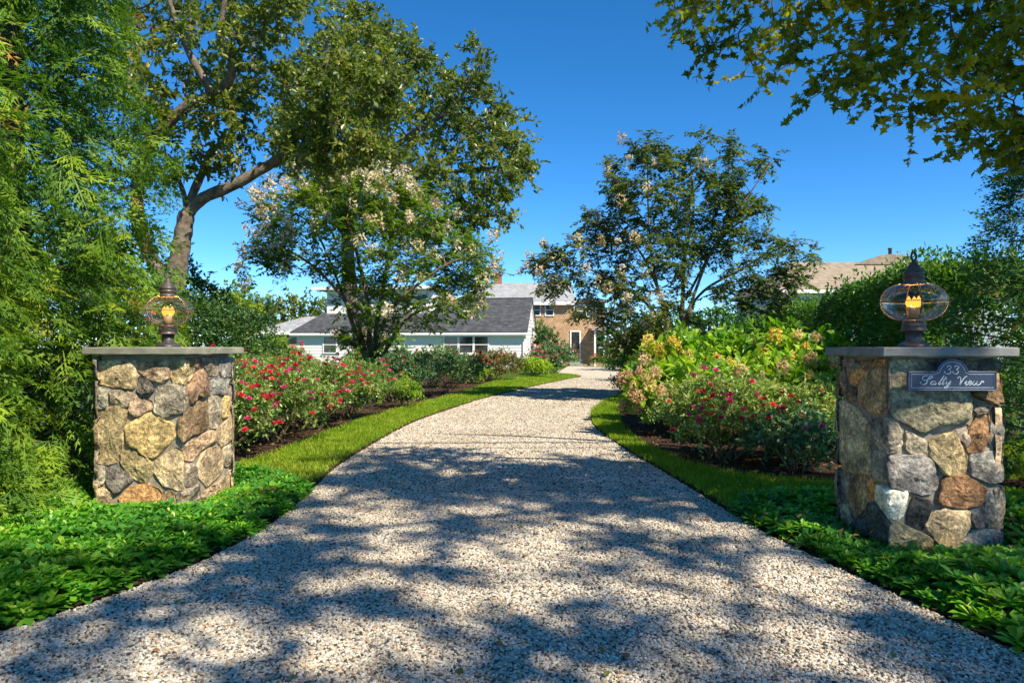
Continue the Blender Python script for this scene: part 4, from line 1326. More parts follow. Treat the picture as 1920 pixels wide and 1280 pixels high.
# ------------------------------------------------------------------ arborvitae on the left
def conifer(name, label, cat, x, y, h, r, z0, nsp, size, mat, sprays, vis=None, drop=.5, tmean=.5, trunk=.12, pw=.8, group=None, out=.75, prune=None, inner=0):
    root = thing(name, label, cat, (x, y, 0), 0, group)
    Geo().tube(np.array([(0, 0, -.05), (.03, .02, h * .4), (0, .03, h * .97)]), [trunk, trunk * .7, .02], 8).build('trunk', M['bark'], root, True)
    N = nsp
    t = rng.random(N * 3) ** 1.15
    a = rng.uniform(0, 2 * math.pi, N * 3)
    if vis is not None:                               # denser on the sides one can see
        keep = rng.random(N * 3) < np.where(np.cos(a - vis) > -.1, 1.0, .30)
        t, a = t[keep][:N], a[keep][:N]
    else:
        t, a = t[:N], a[:N]
    N = len(t)
    prof = r * np.clip((1 - t), 0, 1) ** pw * (1 + .10 * np.sin(a * 5 + t * 17) + .08 * np.sin(a * 3 - t * 31))
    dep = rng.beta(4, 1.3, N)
    rad = prof * (.30 + .70 * dep)
    P = np.stack([np.cos(a) * rad, np.sin(a) * rad, z0 + t * (h - z0)], 1)
    if prune is not None:
        m = prune(P + np.array([x, y, 0])); P, a, t, dep = P[m], a[m], t[m], dep[m]; N = len(P)
    d = np.stack([np.cos(a) * out, np.sin(a) * out, np.full(N, .35 - drop)], 1) + rng.normal(0, .33, (N, 3))
    upn = np.stack([np.cos(a) * .5, np.sin(a) * .5, np.full(N, .8)], 1) + rng.normal(0, .55, (N, 3))
    S = size * rng.uniform(.6, 1.25, N)
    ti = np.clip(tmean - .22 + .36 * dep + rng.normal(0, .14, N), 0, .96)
    odd = rng.random(N) < .010; ti[odd] = rng.uniform(.97, 1.0, odd.sum())
    g = Geo()
    Mx = frames(d, upn)
    P = P - d * (S * .5)[:, None]
    w = rng.integers(0, len(sprays), N)
    for k in range(len(sprays)):
        m = w == k
        g.scatter(sprays[k], P[m], Mx[m], S[m], ti[m])
    if inner:                                         # inner sprays, tinted dark to stand for shade inside the crown
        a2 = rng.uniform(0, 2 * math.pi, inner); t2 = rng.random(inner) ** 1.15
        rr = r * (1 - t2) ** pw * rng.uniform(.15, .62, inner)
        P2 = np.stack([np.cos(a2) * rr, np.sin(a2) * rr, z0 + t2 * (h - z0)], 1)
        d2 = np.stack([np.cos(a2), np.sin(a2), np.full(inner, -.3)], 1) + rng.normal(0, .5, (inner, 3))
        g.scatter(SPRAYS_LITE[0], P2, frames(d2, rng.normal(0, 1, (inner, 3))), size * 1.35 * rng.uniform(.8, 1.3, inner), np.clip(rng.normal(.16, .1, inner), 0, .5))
    # short branches carrying the sprays
    gb = Geo()
    idx = rng.choice(N, min(N, 110), replace=False)
    for i in idx:
        p = P[i]
        gb.tube(np.array([(0, 0, p[2] - .45), p * np.array([.5, .5, 1]) + np.array([0, 0, -.10]), p]), [.016, .010, .004], 4)
    gb.build('branches', M['twig'], root)
    g.build('foliage', mat, root)
    return root

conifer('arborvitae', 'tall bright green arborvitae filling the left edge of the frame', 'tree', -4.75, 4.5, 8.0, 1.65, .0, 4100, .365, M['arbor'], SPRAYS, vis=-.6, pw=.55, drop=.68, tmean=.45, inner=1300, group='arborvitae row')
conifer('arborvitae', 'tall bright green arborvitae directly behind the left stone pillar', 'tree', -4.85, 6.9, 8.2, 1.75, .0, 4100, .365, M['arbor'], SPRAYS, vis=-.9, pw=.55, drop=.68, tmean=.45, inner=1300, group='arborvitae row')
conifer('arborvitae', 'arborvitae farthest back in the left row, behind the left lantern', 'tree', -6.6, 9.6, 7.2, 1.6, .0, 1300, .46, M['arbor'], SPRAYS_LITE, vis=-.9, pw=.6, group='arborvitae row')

# ------------------------------------------------------------------ oaks
dO = 14.0
OL = [(limb([(318, 790), (320, 640), (328, 540), (338, 470), (345, 430), (350, 398)], dO), .22, .15),
      (limb([(350, 402), (380, 372), (440, 346), (500, 312), (540, 286), (556, 256), (600, 236), (650, 212), (705, 180), (760, 150)], dO, dO - .6), .125, .03),
      (limb([(545, 275), (590, 274), (640, 278), (680, 270)], dO - .3, dO - 1.0), .06, .02),
      (limb([(350, 402), (362, 362), (385, 312), (396, 284), (428, 262), (440, 236), (440, 204), (468, 176), (480, 140), (474, 90), (500, 30)], dO, dO + .8), .09, .02),
      (limb([(352, 400), (344, 362), (332, 330), (310, 290)], dO, dO + .8), .06, .03),
      (limb([(326, 560), (262, 430), (268, 300), (335, 212), (400, 176), (432, 148), (432, 112), (415, 60), (430, -60)], dO, dO - 1.5), .14, .04),
      (limb([(400, 176), (360, 110), (330, 40), (300, -60)], dO - .8, dO - 1.2), .08, .03)]
PO1 = [(225, -200), (560, -210), (590, -40), (575, 60), (530, 110), (525, 175), (500, 190), (460, 210), (470, 290), (440, 320), (400, 330), (330, 350), (250, 330), (190, 150)]
PO2 = [(520, 250), (560, 130), (640, 90), (720, 100), (760, 160), (720, 230), (700, 300), (600, 330), (545, 310), (520, 300)]
clO = np.concatenate([fill_poly(PO1, dO, 2.6, 105), fill_poly(PO2, dO - .5, 1.6, 42)])
tree('oak_tree', 'leaning oak behind the left lantern with a long limb reaching right', 'tree', at(318, 790, dO) * np.array([1, 1, 0]), OL, clO, OAKS, M['oak'], M['bark'], .125, .54, 13, 16, .25, tmean=.45, r0=.045)

dB = 28.0
OB = [(limb([(682, 730), (678, 640), (660, 560), (652, 470), (660, 380), (690, 300)], dB), .34, .20),
      (limb([(660, 380), (630, 280), (600, 180), (610, 80)], dB, dB - 1.5), .15, .05),
      (limb([(690, 300), (720, 200), (700, 110), (680, 40)], dB, dB + 1), .15, .05),
      (limb([(680, 330), (760, 260), (850, 200), (890, 130)], dB, dB - 1), .15, .05),
      (limb([(690, 300), (790, 320), (880, 320), (950, 310)], dB, dB + 1), .13, .05),
      (limb([(656, 420), (580, 360), (540, 300)], dB, dB - 1), .12, .05)]
PB = [(505, 250), (530, 180), (545, 110), (600, 70), (660, 10), (690, 0), (705, 45), (765, 55), (800, 95), (790, 135), (830, 135), (880, 110), (905, 90), (915, 160), (955, 195), (965, 245), (985, 300), (990, 345), (965, 375), (965, 415), (905, 425), (860, 445), (740, 430), (600, 420), (545, 340)]
clB = fill_poly(PB, dB, 3.2, 175)
tree('oak_tree', 'broad dense oak standing behind the cream flowered crape myrtle', 'tree', at(682, 730, dB) * np.array([1, 1, 0]), OB, clB, OAKS, M['oak'], M['bark'], .21, .86, 14, 15, .2, tmean=.42, r0=.07, tvar=.18)

# ------------------------------------------------------------------ crape myrtles
dC = 17.0
CL = [(limb([(692, 755), (693, 640), (688, 560), (668, 470), (650, 410)], dC), .075, .03),
      (limb([(700, 755), (705, 620), (722, 520), (735, 430), (745, 370)], dC, dC + .6), .065, .02),
      (limb([(700, 700), (722, 600), (775, 540), (850, 490), (910, 480)], dC, dC - .8), .055, .02),
      (limb([(692, 700), (668, 600), (610, 520), (540, 470), (480, 470)], dC, dC - .6), .05, .015),
      (limb([(700, 700), (760, 600), (830, 570), (880, 560)], dC, dC + .7), .05, .02),
      (limb([(690, 690), (660, 600), (590, 430), (520, 390)], dC, dC + .8), .045, .015)]
PC = [(470, 378), (520, 358), (590, 350), (650, 332), (720, 322), (780, 345), (838, 372), (850, 430), (905, 462), (945, 492), (935, 520), (895, 555), (878, 596), (800, 606), (745, 560), (740, 600), (745, 655), (640, 655), (605, 640), (640, 590), (650, 535), (580, 515), (520, 500), (450, 490), (480, 440)]
clC = fill_poly(PC, dC, 2.0, 165)
ctree, ends = tree('crape_myrtle', 'crape myrtle covered in cream flower clusters in front of the cottage', 'tree', at(692, 755, dC) * np.array([1, 1, 0]), CL, clC, LEAF2, M['crape'], M['bark_smooth'], .11, .48, 15, 17, .32, opp=True, tmean=.5, r0=.02)
def pick(ends, n, f, mind):
    s = f(ends) + rng.normal(0, .25, len(ends))
    out = []
    for i in np.argsort(-s):
        if all(np.linalg.norm(ends[i] - q) > mind for q in out):
            out.append(ends[i])
        if len(out) >= n:
            break
    return out
cc = clC.mean(0)
bl = pick(ends, 120, lambda e: np.linalg.norm((e - cc) / np.array([3.0, 2.0, 2.0]), axis=1) + .35 * (e[:, 2] - cc[2]) / 2 - .5 * (e[:, 1] - cc[1]) / 2, .34)
CREAM = [(.70, .58, .38), (.76, .66, .48), (.60, .46, .26), (.64, .54, .28), (.72, .58, .42)]
blooms(ctree, 'flower_head', CRAPE, bl, ctree.location, .27, CREAM, .7)

dD = 17.5
CR = [(limb([(1276, 752), (1276, 640), (1280, 560), (1284, 480), (1300, 400), (1296, 320)], dD), .075, .02),
      (limb([(1268, 752), (1255, 640), (1240, 560), (1205, 480), (1160, 420)], dD, dD - .6), .055, .02),
      (limb([(1285, 740), (1290, 600), (1320, 545), (1390, 505), (1450, 470), (1515, 455)], dD, dD + .5), .05, .012),
      (limb([(1262, 740), (1235, 600), (1170, 540), (1090, 500), (1010, 500)], dD, dD - .4), .045, .012),
      (limb([(1284, 600), (1330, 480), (1380, 400), (1450, 300)], dD, dD - .6), .04, .01),
      (limb([(1255, 620), (1225, 500), (1215, 380), (1215, 270)], dD, dD + .8), .045, .012),
      (limb([(1286, 560), (1350, 450), (1420, 400), (1462, 412)], dD, dD + .4), .035, .01)]
PD = [(1130, 325), (1180, 290), (1212, 256), (1260, 285), (1320, 262), (1368, 258), (1375, 305), (1395, 318), (1445, 290), (1460, 302), (1400, 345), (1362, 372), (1420, 372), (1462, 400), (1458, 412), (1400, 400), (1360, 410), (1380, 430), (1420, 450), (1440, 425), (1452, 436), (1440, 462), (1520, 445), (1530, 462), (1510, 520), (1540, 520), (1520, 550), (1420, 580), (1350, 570), (1340, 500), (1300, 470), (1290, 520), (1290, 600), (1250, 660), (1150, 650), (1090, 610), (1050, 570), (1000, 515), (990, 492), (1050, 462), (1085, 440), (1075, 405), (1115, 385), (1120, 350)]
clD = fill_poly(PD, dD, 1.9, 165)
dtree, ends = tree('crape_myrtle', 'darker crape myrtle with few flowers right of the driveway', 'tree', at(1276, 752, dD) * np.array([1, 1, 0]), CR, clD, LEAF2, M['crape_shaded'], M['bark_smooth'], .12, .46, 17, 16, .30, opp=True, tmean=.42, r0=.018)
cc = clD.mean(0)
bl = pick(ends, 58, lambda e: -.9 * (e[:, 0] - cc[0]) / 3 - .5 * (e[:, 1] - cc[1]) / 2 + .35 * np.linalg.norm((e - cc) / np.array([3.3, 2, 2.2]), axis=1), .45)
blooms(dtree, 'flower_head', CRAPE, bl, dtree.location, .24, CREAM[1:], .7)

# ------------------------------------------------------------------ maple overhead on the right
mb = np.array([8.3, 2.6, 0])
ML = [(catmull(np.array([mb + (0, 0, -.1), mb + (.05, 0, 1.6), mb + (-.1, .1, 3.2), mb + (-.2, .1, 5.0), mb + (-.4, 0, 7.0)]), 5), .30, .16),
      (catmull(np.array([mb + (-.1, .1, 3.0), (6.4, 3.6, 3.7), (5.0, 4.6, 4.1), (3.7, 5.2, 4.2), (2.5, 5.5, 4.1)]), 5), .13, .03),
      (catmull(np.array([mb + (-.1, .1, 3.4), (6.8, 3.8, 3.6), (5.4, 4.9, 3.3), (4.3, 5.5, 3.0)]), 5), .10, .02),
      (catmull(np.array([mb + (-.2, .1, 5.0), (7.3, .6, 8.2), (5.2, -2.0, 10.2), (3.2, -4.0, 11.4)]), 5), .085, .02),
      (catmull(np.array([mb + (-.2, .1, 5.0), (8.0, .2, 8.5), (8.2, -2.6, 10.6), (8.4, -5.0, 11.8)]), 5), .085, .02),
      (catmull(np.array([mb + (-.2, .1, 4.6), (6.8, 4.4, 6.3), (5.0, 5.2, 7.2), (3.6, 5.4, 7.6)]), 5), .10, .03)]
PM = [(1250, 8), (1290, 30), (1310, 75), (1335, 105), (1395, 140), (1440, 135), (1480, 112), (1530, 128), (1510, 172), (1500, 186), (1560, 172), (1620, 190), (1650, 175), (1690, 170), (1700, 205), (1735, 225), (1750, 290), (1800, 285), (1855, 300), (1880, 335), (2000, 330), (2150, 250), (2250, -50), (2200, -190), (1300, -190), (1215, -100)]
def in_view(p):
    if p[1] < .6:
        return False
    x, y = CX + FPX * p[0] / p[1], HY - FPX * (p[2] - EYE) / p[1]
    m = FPX * .75 / p[1]
    return -m < x < 1920 + m and -m < y < 1280 + m
clM = list(fill_poly(PM, 5.6, .7, 145))
clM = [p if p[0] / p[1] * FPX < 520 else np.array([0, 0, EYE]) + (p - np.array([0, 0, EYE])) * .85 for p in clM]   # right boughs pulled nearer so the shrubs below stay sunlit
cand = 0
SUN_SPOTS = [gp(*q) for q in ((360, 1095), (430, 1205), (250, 1250), (620, 1080), (740, 1010), (690, 985), (800, 958), (885, 948), (860, 1095), (1000, 1030), (1050, 1115), (1095, 990), (1180, 985), (1290, 970), (1420, 1105), (1370, 1258), (1545, 1240), (930, 1268), (980, 905), (1130, 900), (600, 930), (760, 1180))]  # sun spots wanted on the drive; the unseen crown opens for them
NSHADE = 370  # unseen part of the crown, shaped by the shade it should cast
shade = []
while len(shade) < NSHADE and cand < 20000:
    cand += 1
    d = rdirs(1)[0] * rng.uniform(.2, 1) ** .4
    p = np.array([6.7, -4.6, 11.2]) + d * np.array([6.2, 5.2, 2.2])
    k = p[2] / math.tan(SUN_EL)
    fx, fy = p[0] - math.sin(SUN_AZ) * k, p[1] - math.cos(SUN_AZ) * k            # where its shade falls
    if in_view(p) or (fx < -1.9 and fy > 4.2) or fy > 8.6 + .4 * math.sin(fx * 3):
        continue
    if any((fx - a) ** 2 + ((fy - b) * .8) ** 2 < .22 ** 2 for a, b in SUN_SPOTS):   # crown left open so sun spots land on the drive
        continue
    k2 = (p[2] - .75) / math.tan(SUN_EL)
    gx, gy = p[0] - math.sin(SUN_AZ) * k2, p[1] - math.cos(SUN_AZ) * k2
    if abs(gx - 2.6) < .55 and abs(gy - 4.6) < .5 and rng.random() < .7:  # thinned here so sun dapples reach the sign pillar
        continue
    shade.append(p)
clM = np.array(clM); shade = np.array(shade)
tree('maple_tree', 'spreading maple whose branches hang into the upper right corner', 'tree', tuple(mb), ML, clM, MAPLE, M['maple'], M['bark'], .055, .35, 12, 12, .38, tmean=.55, r0=.022, flat=.6, tvar=.24, extra=(shade, .58, 14, 13, .125))

# ------------------------------------------------------------------ hedges and background plants
def hedge(name, label, path, h, wid, leafmat, n, size, cat='hedge', wob=.15, toph=None, tmean=.45, side=None, skew=1.0):
    """clipped hedge along a path: branches inside, leaves through the outer shell"""
    path = np.array(path, float)
    root = thing(name, label, cat, (path[0][0], path[0][1], 0))
    b = np.array([path[0][0], path[0][1], 0])
    sl = np.linalg.norm(np.diff(path, axis=0), axis=1); cum = np.concatenate([[0], np.cumsum(sl)])
    def pt(s):
        i = np.clip(np.searchsorted(cum, s) - 1, 0, len(sl) - 1)
        f = (s - cum[i]) / sl[i]
        return path[i] * (1 - f)[:, None] + path[i + 1] * f[:, None], (path[i + 1] - path[i]) / sl[i][:, None]
    s = cum[-1] * rng.random(n) ** skew
    c, t = pt(s)
    nrm = np.stack([-t[:, 1], t[:, 0]], 1)
    face = rng.random(n)
    hh = h(s) if callable(h) else np.full(n, h)
    v = rng.uniform(-1, 1, n); z = rng.uniform(.05, 1, n) * hh
    dep = rng.exponential(.17, n)
    top = face < .30
    lump = wob * (np.sin(s * 2.1) * .5 + np.sin(s * 4.7 + z * 3) * .3 + np.sin(z * 4.1 - s) * .3)
    sgn = np.sign(v) if side is None else np.where(rng.random(n) < .8, side, -side)
    off = np.where(top, v * wid / 2, sgn * (wid / 2 + lump - dep))
    z = np.where(top, hh + lump - dep + (rng.random(n) < .18) * rng.uniform(0, .28, n), z)
    P = np.column_stack([c + nrm * off[:, None], z]) - b
    outn = np.where(top[:, None], np.array([0, 0, 1.0]), np.column_stack([nrm * sgn[:, None], np.full(n, .3)]))
    d = outn * .7 + rng.normal(0, .6, (n, 3))
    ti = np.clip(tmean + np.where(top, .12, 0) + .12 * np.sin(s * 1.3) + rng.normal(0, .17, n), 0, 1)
    g = Geo().scatter(LEAF2, P, frames(d, outn + rng.normal(0, .6, (n, 3))), size * rng.uniform(.6, 1.3, n), ti)
    gb = Geo()
    k = int(cum[-1] * 9)
    sb = rng.uniform(0, cum[-1], k); cb, tb = pt(sb); nb_ = np.stack([-tb[:, 1], tb[:, 0]], 1)
    hb = h(sb) if callable(h) else np.full(k, h)
    for i in range(k):
        p0 = np.array([*cb[i], 0]) - b
        for q in range(3):
            e = np.array([*(cb[i] + nb_[i] * rng.uniform(-.45, .45) * wid + tb[i] * rng.uniform(-.3, .3)), hb[i] * rng.uniform(.6, 1.02)]) - b
            gb.tube(np.array([p0, (p0 + e) / 2 + rng.normal(0, .06, 3), e]), [.016, .010, .004], 4)
    gb.build('branches', M['twig'], root)
    g.build('foliage', leafmat, root)
    return root

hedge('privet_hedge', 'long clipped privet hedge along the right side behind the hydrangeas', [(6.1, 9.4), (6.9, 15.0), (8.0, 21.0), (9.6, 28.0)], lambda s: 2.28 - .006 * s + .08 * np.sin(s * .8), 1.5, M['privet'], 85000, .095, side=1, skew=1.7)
hedge('evergreen_hedge', 'dark clipped evergreen hedge behind the left lantern', [(-7.6, 12.6), (-6.3, 13.6), (-5.2, 14.8)], lambda s: 2.75 - .28 * s, 1.5, M['evergreen'], 16000, .075, side=-1)

conifer('hemlock', 'feathery dark hemlock behind the pillar with the sign at the right edge', 'tree', 5.75, 7.4, 3.9, 1.55, .1, 1700, .37, M['hemlock'], SPRAYS_LITE, vis=-2.3, drop=.35, tmean=.45, trunk=.07, pw=.6, out=.9)

def blob_tree(name, label, px, d, poly, n, leafmat, size, rad, T=LEAF2, ntw=9, nlf=10, thick=1.5, tmean=.5, bark='bark'):
    base = at(px, 700, d) * np.array([1, 1, 0])
    P = np.array(poly); top = P[:, 1].min()
    L = [(catmull(np.array([base + (0, 0, -.1), base * (1, 1, 0) + (0, 0, .3 * (at(px, top, d)[2])), at(px, (top + 640) / 2, d)]), 4), .16, .05)]
    return tree(name, label, 'tree', tuple(base), L, fill_poly(poly, d, thick, n), T, leafmat, M[bark], size, rad, ntw, nlf, .2, tmean=tmean, twigs=False)

blob_tree('background_tree', 'shaded evergreen mass behind the arborvitae row on the far left', 120, 15, [(-150, 440), (60, 420), (200, 430), (300, 470), (330, 540), (330, 690), (-150, 690)], 90, M['evergreen'], .16, .7, thick=1.2)
blob_tree('holly_tree', 'dark leafy holly rising behind the left lantern against the sky', 352, 16, [(325, 490), (350, 478), (375, 515), (400, 545), (420, 560), (420, 660), (320, 660)], 40, M['evergreen'], .12, .4)
blob_tree('locust_tree', 'light green feathery tree left of the small shingled outbuilding', 445, 24, [(410, 560), (440, 540), (470, 545), (478, 600), (470, 660), (400, 660)], 34, M['crape'], .18, .6, tmean=.62)
for (x, w, top, lb) in ((482, 9, 552, 'slim pointed evergreen left of the two beyond the outbuilding'), (503, 9, 556, 'slim pointed evergreen nearest the outbuilding roof')):
    conifer('pointed_evergreen', lb, 'tree', (x - 960) / FPX * 60, 60, 1.3 + (650 - top) / FPX * 60, 1.1, .2, 260, .9, M['evergreen'], SPRAYS_LITE, pw=.75, drop=.1, trunk=.1, group='pointed evergreens beyond the outbuilding')
blob_tree('background_tree', 'rounded mid green tree rising between the outbuilding and cottage', 545, 62, [(470, 600), (500, 575), (540, 552), (580, 545), (600, 580), (590, 640), (470, 640)], 40, M['oak'], .40, 1.5, tmean=.5)
blob_tree('background_tree', 'dark tree partly hidden behind the flat roofed upper storey', 660, 66, [(560, 620), (600, 575), (700, 560), (780, 570), (800, 620)], 34, M['evergreen'], .42, 1.6)
blob_tree('background_tree', 'shadowy tree between the right crape myrtle and the privet hedge', 1330, 27, [(1180, 640), (1240, 590), (1300, 600), (1390, 570), (1420, 600), (1420, 670), (1180, 670)], 46, M['privet'], .2, .75)
blob_tree('background_tree', 'dull green tree right of the shingled house, under the right crape myrtle', 1195, 40, [(1136, 625), (1165, 602), (1210, 600), (1260, 610), (1260, 690), (1136, 690)], 40, M['privet'], .26, .9)
blob_tree('background_tree', 'wide dark tree mass far behind the right crape myrtle', 1330, 70, [(1150, 640), (1230, 615), (1330, 600), (1440, 590), (1500, 600), (1500, 680), (1150, 680)], 60, M['evergreen'], .5, 1.9, thick=4)
blob_tree('small_evergreen', 'dark rounded evergreen against the gable end of the cottage', 1028, 46, [(1006, 612), (1020, 602), (1040, 622), (1055, 660), (1060, 690), (1006, 690)], 26, M['evergreen'], .22, .5, tmean=.6)

# ------------------------------------------------------------------ shrubs in the beds
G1 = 'rose bushes left of the driveway'
RL = [(-3.55, 8.35, .72, .70, 1.02, 30, 'full rose bush with red blooms right beside the left pillar'),
      (-3.35, 9.75, .75, .72, 1.05, 34, 'second red rose bush from the left pillar along the lawn'),
      (-3.25, 11.25, .75, .75, 1.02, 30, 'third red rose bush from the left pillar along the lawn'),
      (-3.05, 12.9, .75, .75, .98, 18, 'fourth rose bush from the left pillar, with sparser blooms'),
      (-4.75, 10.3, .80, .75, 1.08, 20, 'red rose bush in the back row, nearest the left pillar'),
      (-4.65, 12.0, .85, .75, 1.10, 20, 'red rose bush in the middle of the back row'),
      (-4.45, 13.7, .85, .75, 1.12, 18, 'red rose bush in the back row, by the crape myrtle trunks')]
for (x, y, rx, ry, h, nb, lb) in RL:
    bush('rose_bush', lb, 'rose bush', x + .10, y - .05, rx * 1.05, ry * 1.05, h, M['rose_leaf'], 120, 9, 9, .058, T=LEAF2, bloom=ROSE, nb=int(nb * 1.9), cols=ROSE_RED + ROSE_PINK[:2], bsize=.10, group=G1, rad=.24, z0=.12, tmean=.52, canes=9, toward=(.45, -.6))
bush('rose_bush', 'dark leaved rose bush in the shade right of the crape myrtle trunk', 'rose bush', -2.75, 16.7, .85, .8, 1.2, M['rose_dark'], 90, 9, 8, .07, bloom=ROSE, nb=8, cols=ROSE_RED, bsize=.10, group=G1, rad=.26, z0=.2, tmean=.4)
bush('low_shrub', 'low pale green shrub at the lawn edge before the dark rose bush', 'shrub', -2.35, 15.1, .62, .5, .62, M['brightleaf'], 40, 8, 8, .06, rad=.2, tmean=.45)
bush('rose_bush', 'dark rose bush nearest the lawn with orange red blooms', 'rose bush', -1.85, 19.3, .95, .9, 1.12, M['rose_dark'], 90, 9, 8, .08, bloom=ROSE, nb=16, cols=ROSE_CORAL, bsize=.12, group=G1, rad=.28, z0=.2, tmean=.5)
bush('rose_bush', 'rose bush with coral blooms below the cottage windows', 'rose bush', -2.3, 22.5, 1.0, .9, 1.15, M['rose_leaf'], 80, 9, 7, .09, bloom=ROSE, nb=26, cols=ROSE_CORAL, bsize=.13, group=G1, rad=.3, z0=.2)
bush('rose_bush', 'rose bush with coral blooms farther left below the cottage wall', 'rose bush', -4.4, 23.0, 1.1, .9, 1.2, M['rose_leaf'], 70, 9, 7, .09, bloom=ROSE, nb=18, cols=ROSE_CORAL, bsize=.13, group=G1, rad=.3, z0=.2)
bush('red_shrub', 'russet leaved shrub below the right end of the cottage front', 'shrub', -.65, 27.3, 1.05, .9, 1.08, M['redleaf'], 80, 9, 7, .10, bloom=ROSE, nb=14, cols=ROSE_CORAL, bsize=.13, rad=.32, z0=.2)
bush('green_shrub', 'small bright green shrub behind the far lawn between red bushes', 'shrub', -1.5, 25.2, .7, .6, .65, M['brightleaf'], 50, 8, 7, .09, rad=.25)
bush('yellow_shrub', 'small yellow green shrub at the corner of the cottage', 'shrub', .95, 30.4, .62, .6, .78, M['brightleaf'], 50, 8, 8, .10, rad=.25, tmean=.8)
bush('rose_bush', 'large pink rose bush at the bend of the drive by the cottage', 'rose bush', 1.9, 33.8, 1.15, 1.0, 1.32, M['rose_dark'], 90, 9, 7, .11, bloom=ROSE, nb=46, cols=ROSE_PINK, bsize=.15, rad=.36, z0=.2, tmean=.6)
bush('ornamental_shrub', 'tangled shrub with pink and orange tints beside the outbuilding', 'shrub', -10.6, 30.0, 1.6, 1.1, 1.25, M['redleaf'], 80, 8, 7, .12, bloom=ROSE, nb=16, cols=ROSE_PINK, bsize=.16, rad=.4, tmean=.3)
bush('green_shrub', 'yellow green rounded shrub before the outbuilding wall', 'shrub', -14.6, 44.0, 1.3, 1.1, 1.9, M['brightleaf'], 60, 8, 7, .14, rad=.45)
bush('fern_shrub', 'arching fern leaved shrub below the left crape myrtle', 'shrub', -5.3, 16.0, .9, .8, 1.25, M['crape'], 50, 8, 12, .10, opp=True, rad=.4, droop=.4, tmean=.65)

GH = 'hydrangeas right of the driveway'
HG = [(.80, .62, .15), (.74, .56, .08), (.82, .66, .26), (.68, .56, .14)]
HP = [(.72, .50, .22), (.74, .50, .28), (.66, .40, .22), (.72, .58, .22)]
bush('hydrangea', 'hydrangea with pinkish heads nearest the driveway edge', 'hydrangea', 2.55, 10.6, .85, .80, 1.05, M['hyd_leaf'], 80, 7, 7, .15, T=LEAFW, bloom=HYD, nb=22, cols=HP, bsize=.15, bname='flower_head', group=GH, rad=.26, z0=.15, toward=(-.5, -.6), tmean=.55, btop=-.5, face=.9)
bush('hydrangea', 'tall hydrangea with yellowish heads in the middle of the right bed', 'hydrangea', 3.45, 12.1, 1.2, .9, 1.46, M['hyd_leaf'], 110, 7, 7, .15, T=LEAFW, bloom=HYD, nb=26, cols=HG, bsize=.17, bname='flower_head', group=GH, rad=.30, z0=.3, toward=(-.2, -.9), tmean=.6, btop=-.5, face=.9)
bush('hydrangea', 'tall hydrangea with green gold heads closest to the privet hedge', 'hydrangea', 4.55, 11.6, .95, .8, 1.48, M['hyd_leaf'], 80, 7, 7, .15, T=LEAFW, bloom=HYD, nb=15, cols=HG, bsize=.18, bname='flower_head', group=GH, rad=.28, z0=.3, toward=(-.2, -.9), tmean=.45, btop=-.6, face=.9)
bush('hydrangea', 'low hydrangea with peach heads between the roses and tall hydrangeas', 'hydrangea', 3.55, 9.6, .85, .6, 1.12, M['hyd_leaf'], 60, 7, 7, .14, T=LEAFW, bloom=HYD, nb=10, cols=HP, bsize=.15, bname='flower_head', group=GH, rad=.26, z0=.25, toward=(.1, -.9), tmean=.6, btop=.2)
GR = 'rose bushes right of the driveway'
bush('rose_bush', 'rose bush with pink red blooms in front of the hydrangeas', 'rose bush', 2.40, 8.20, .74, .64, .93, M['rose_leaf'], 130, 9, 9, .056, T=LEAF2, bloom=ROSE, nb=40, cols=ROSE_RED, bsize=.095, group=GR, rad=.22, z0=.1, tmean=.72, canes=9)
bush('rose_bush', 'rose bush with few blooms nearest the pillar with the sign', 'rose bush', 3.15, 8.10, .64, .57, .88, M['rose_leaf'], 110, 9, 9, .056, T=LEAF2, bloom=ROSE, nb=12, cols=ROSE_CORAL, bsize=.095, group=GR, rad=.22, z0=.1, tmean=.72, canes=9)
bush('rose_bush', 'low blue green bush with one magenta bloom left of the sign pillar', 'rose bush', 2.95, 7.45, .50, .42, .58, M['rose_dark'], 55, 9, 8, .055, T=LEAFW, bloom=ROSE, nb=2, cols=[(.75, .04, .25)], bsize=.085, group=GR, rad=.18, z0=.12, tmean=.5)
bush('red_shrub', 'red flowered shrub at the inner bend of the drive beside the hydrangea', 'shrub', 3.35, 16.0, .75, .7, 1.12, M['redleaf'], 60, 9, 7, .08, bloom=ROSE, nb=26, cols=ROSE_CORAL, bsize=.11, rad=.27, tmean=.4, toward=(-.6, -.5))
bush('grey_shrub', 'wispy grey brown shrub spilling over the drive edge at the bend', 'shrub', 2.85, 17.6, .55, .5, .62, M['twiggy'] if 'twiggy' in M else M['redleaf'], 34, 7, 6, .06, rad=.22, tmean=.25)
bush('hydrangea', 'far hydrangea with pale yellow heads beside the front door', 'hydrangea', 8.1, 44.5, 1.7, 1.2, 1.9, M['hyd_leaf'], 60, 7, 6, .22, bloom=HYD, nb=28, cols=HG, bsize=.32, bname='flower_head', rad=.5, toward=(-.3, -.9))
bush('red_shrub', 'low row of red flowers at the foot of the shingled house', 'shrub', 6.9, 46.3, 1.9, .6, .75, M['rose_leaf'], 60, 7, 6, .14, bloom=ROSE, nb=30, cols=ROSE_CORAL, bsize=.2, rad=.35)
bush('tan_shrub', 'tan seedheaded shrub right of the shingled house', 'shrub', 7.6, 38.0, 1.6, 1.1, 2.0, M['hyd_leaf'], 60, 7, 6, .2, bloom=HYD, nb=26, cols=CREAM, bsize=.30, bname='flower_head', rad=.5, toward=(-.4, -.8))
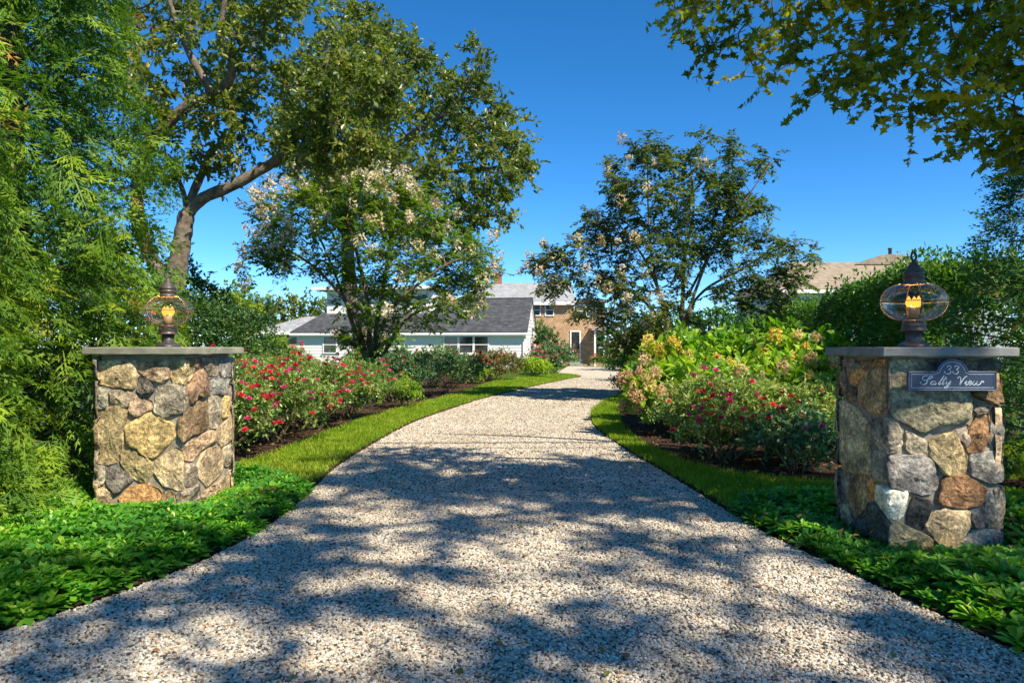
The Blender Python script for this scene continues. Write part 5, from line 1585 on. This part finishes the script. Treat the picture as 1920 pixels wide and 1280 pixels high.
bush('green_shrub', 'dark green shrub filling the bed under the right crape myrtle', 'shrub', 5.2, 17.0, 1.4, 1.0, 1.35, M['privet'], 80, 8, 8, .10, rad=.34, tmean=.5)
bush('green_shrub', 'mid green shrub between the red shrub and the far hydrangea', 'shrub', 5.6, 24.0, 1.3, 1.0, 1.35, M['crape'], 70, 8, 7, .12, rad=.36, tmean=.5)
bush('green_shrub', 'green mound at the left foot of the two tall hydrangeas', 'shrub', 3.4, 13.8, .8, .6, 1.2, M['hyd_leaf'], 40, 7, 6, .12, rad=.3, tmean=.4)

# ------------------------------------------------------------------ small things
for k, (y, z) in enumerate(((4.55, 7.2), (4.75, 7.0), (4.0, 7.3))):
    xs = np.linspace(-60, 60, 41)
    g = Geo().tube(np.column_stack([xs, np.full(41, y) + xs * .02, z + (xs / 60) ** 2 * 1.2]), .017, 6)
    tag(g.build('overhead_wire', M['wire'], None, True), 'black overhead wire whose shadow line crosses the gravel driveway', 'wire', 'overhead wires')

q = np.array([(rng.uniform(-1.7, 1.6), 2.6 + 11 * rng.random() ** 1.5) for _ in range(110)])
N = len(q)
g = Geo().scatter(LEAFW, np.column_stack([q, np.full(N, .026)]), frames(np.column_stack([rng.normal(size=(N, 2)), rng.normal(0, .2, N)]), np.array([0, 0, 1.0]) + rng.normal(0, .3, (N, 3))), rng.uniform(.03, .06, N), rng.uniform(.3, 1, N))
tag(g.build('fallen_leaves', M['redleaf']), 'few small dry leaves scattered over the gravel', 'leaves', None, 'stuff')

q = np.concatenate([sample_poly(pb_left, 45), sample_poly(pb_right, 45)])
N = len(q)
g = Geo().scatter(LEAFW, np.column_stack([q, rng.uniform(.11, .16, N)]), frames(np.column_stack([rng.normal(size=(N, 2)), rng.normal(0, .4, N)]), np.array([0, 0, 1.0]) + rng.normal(0, .5, (N, 3))), rng.uniform(.04, .07, N), rng.uniform(.55, 1, N))
tag(g.build('fallen_leaves', M['redleaf']), 'dry brown leaves caught in the pachysandra round both pillars', 'leaves', None, 'stuff')
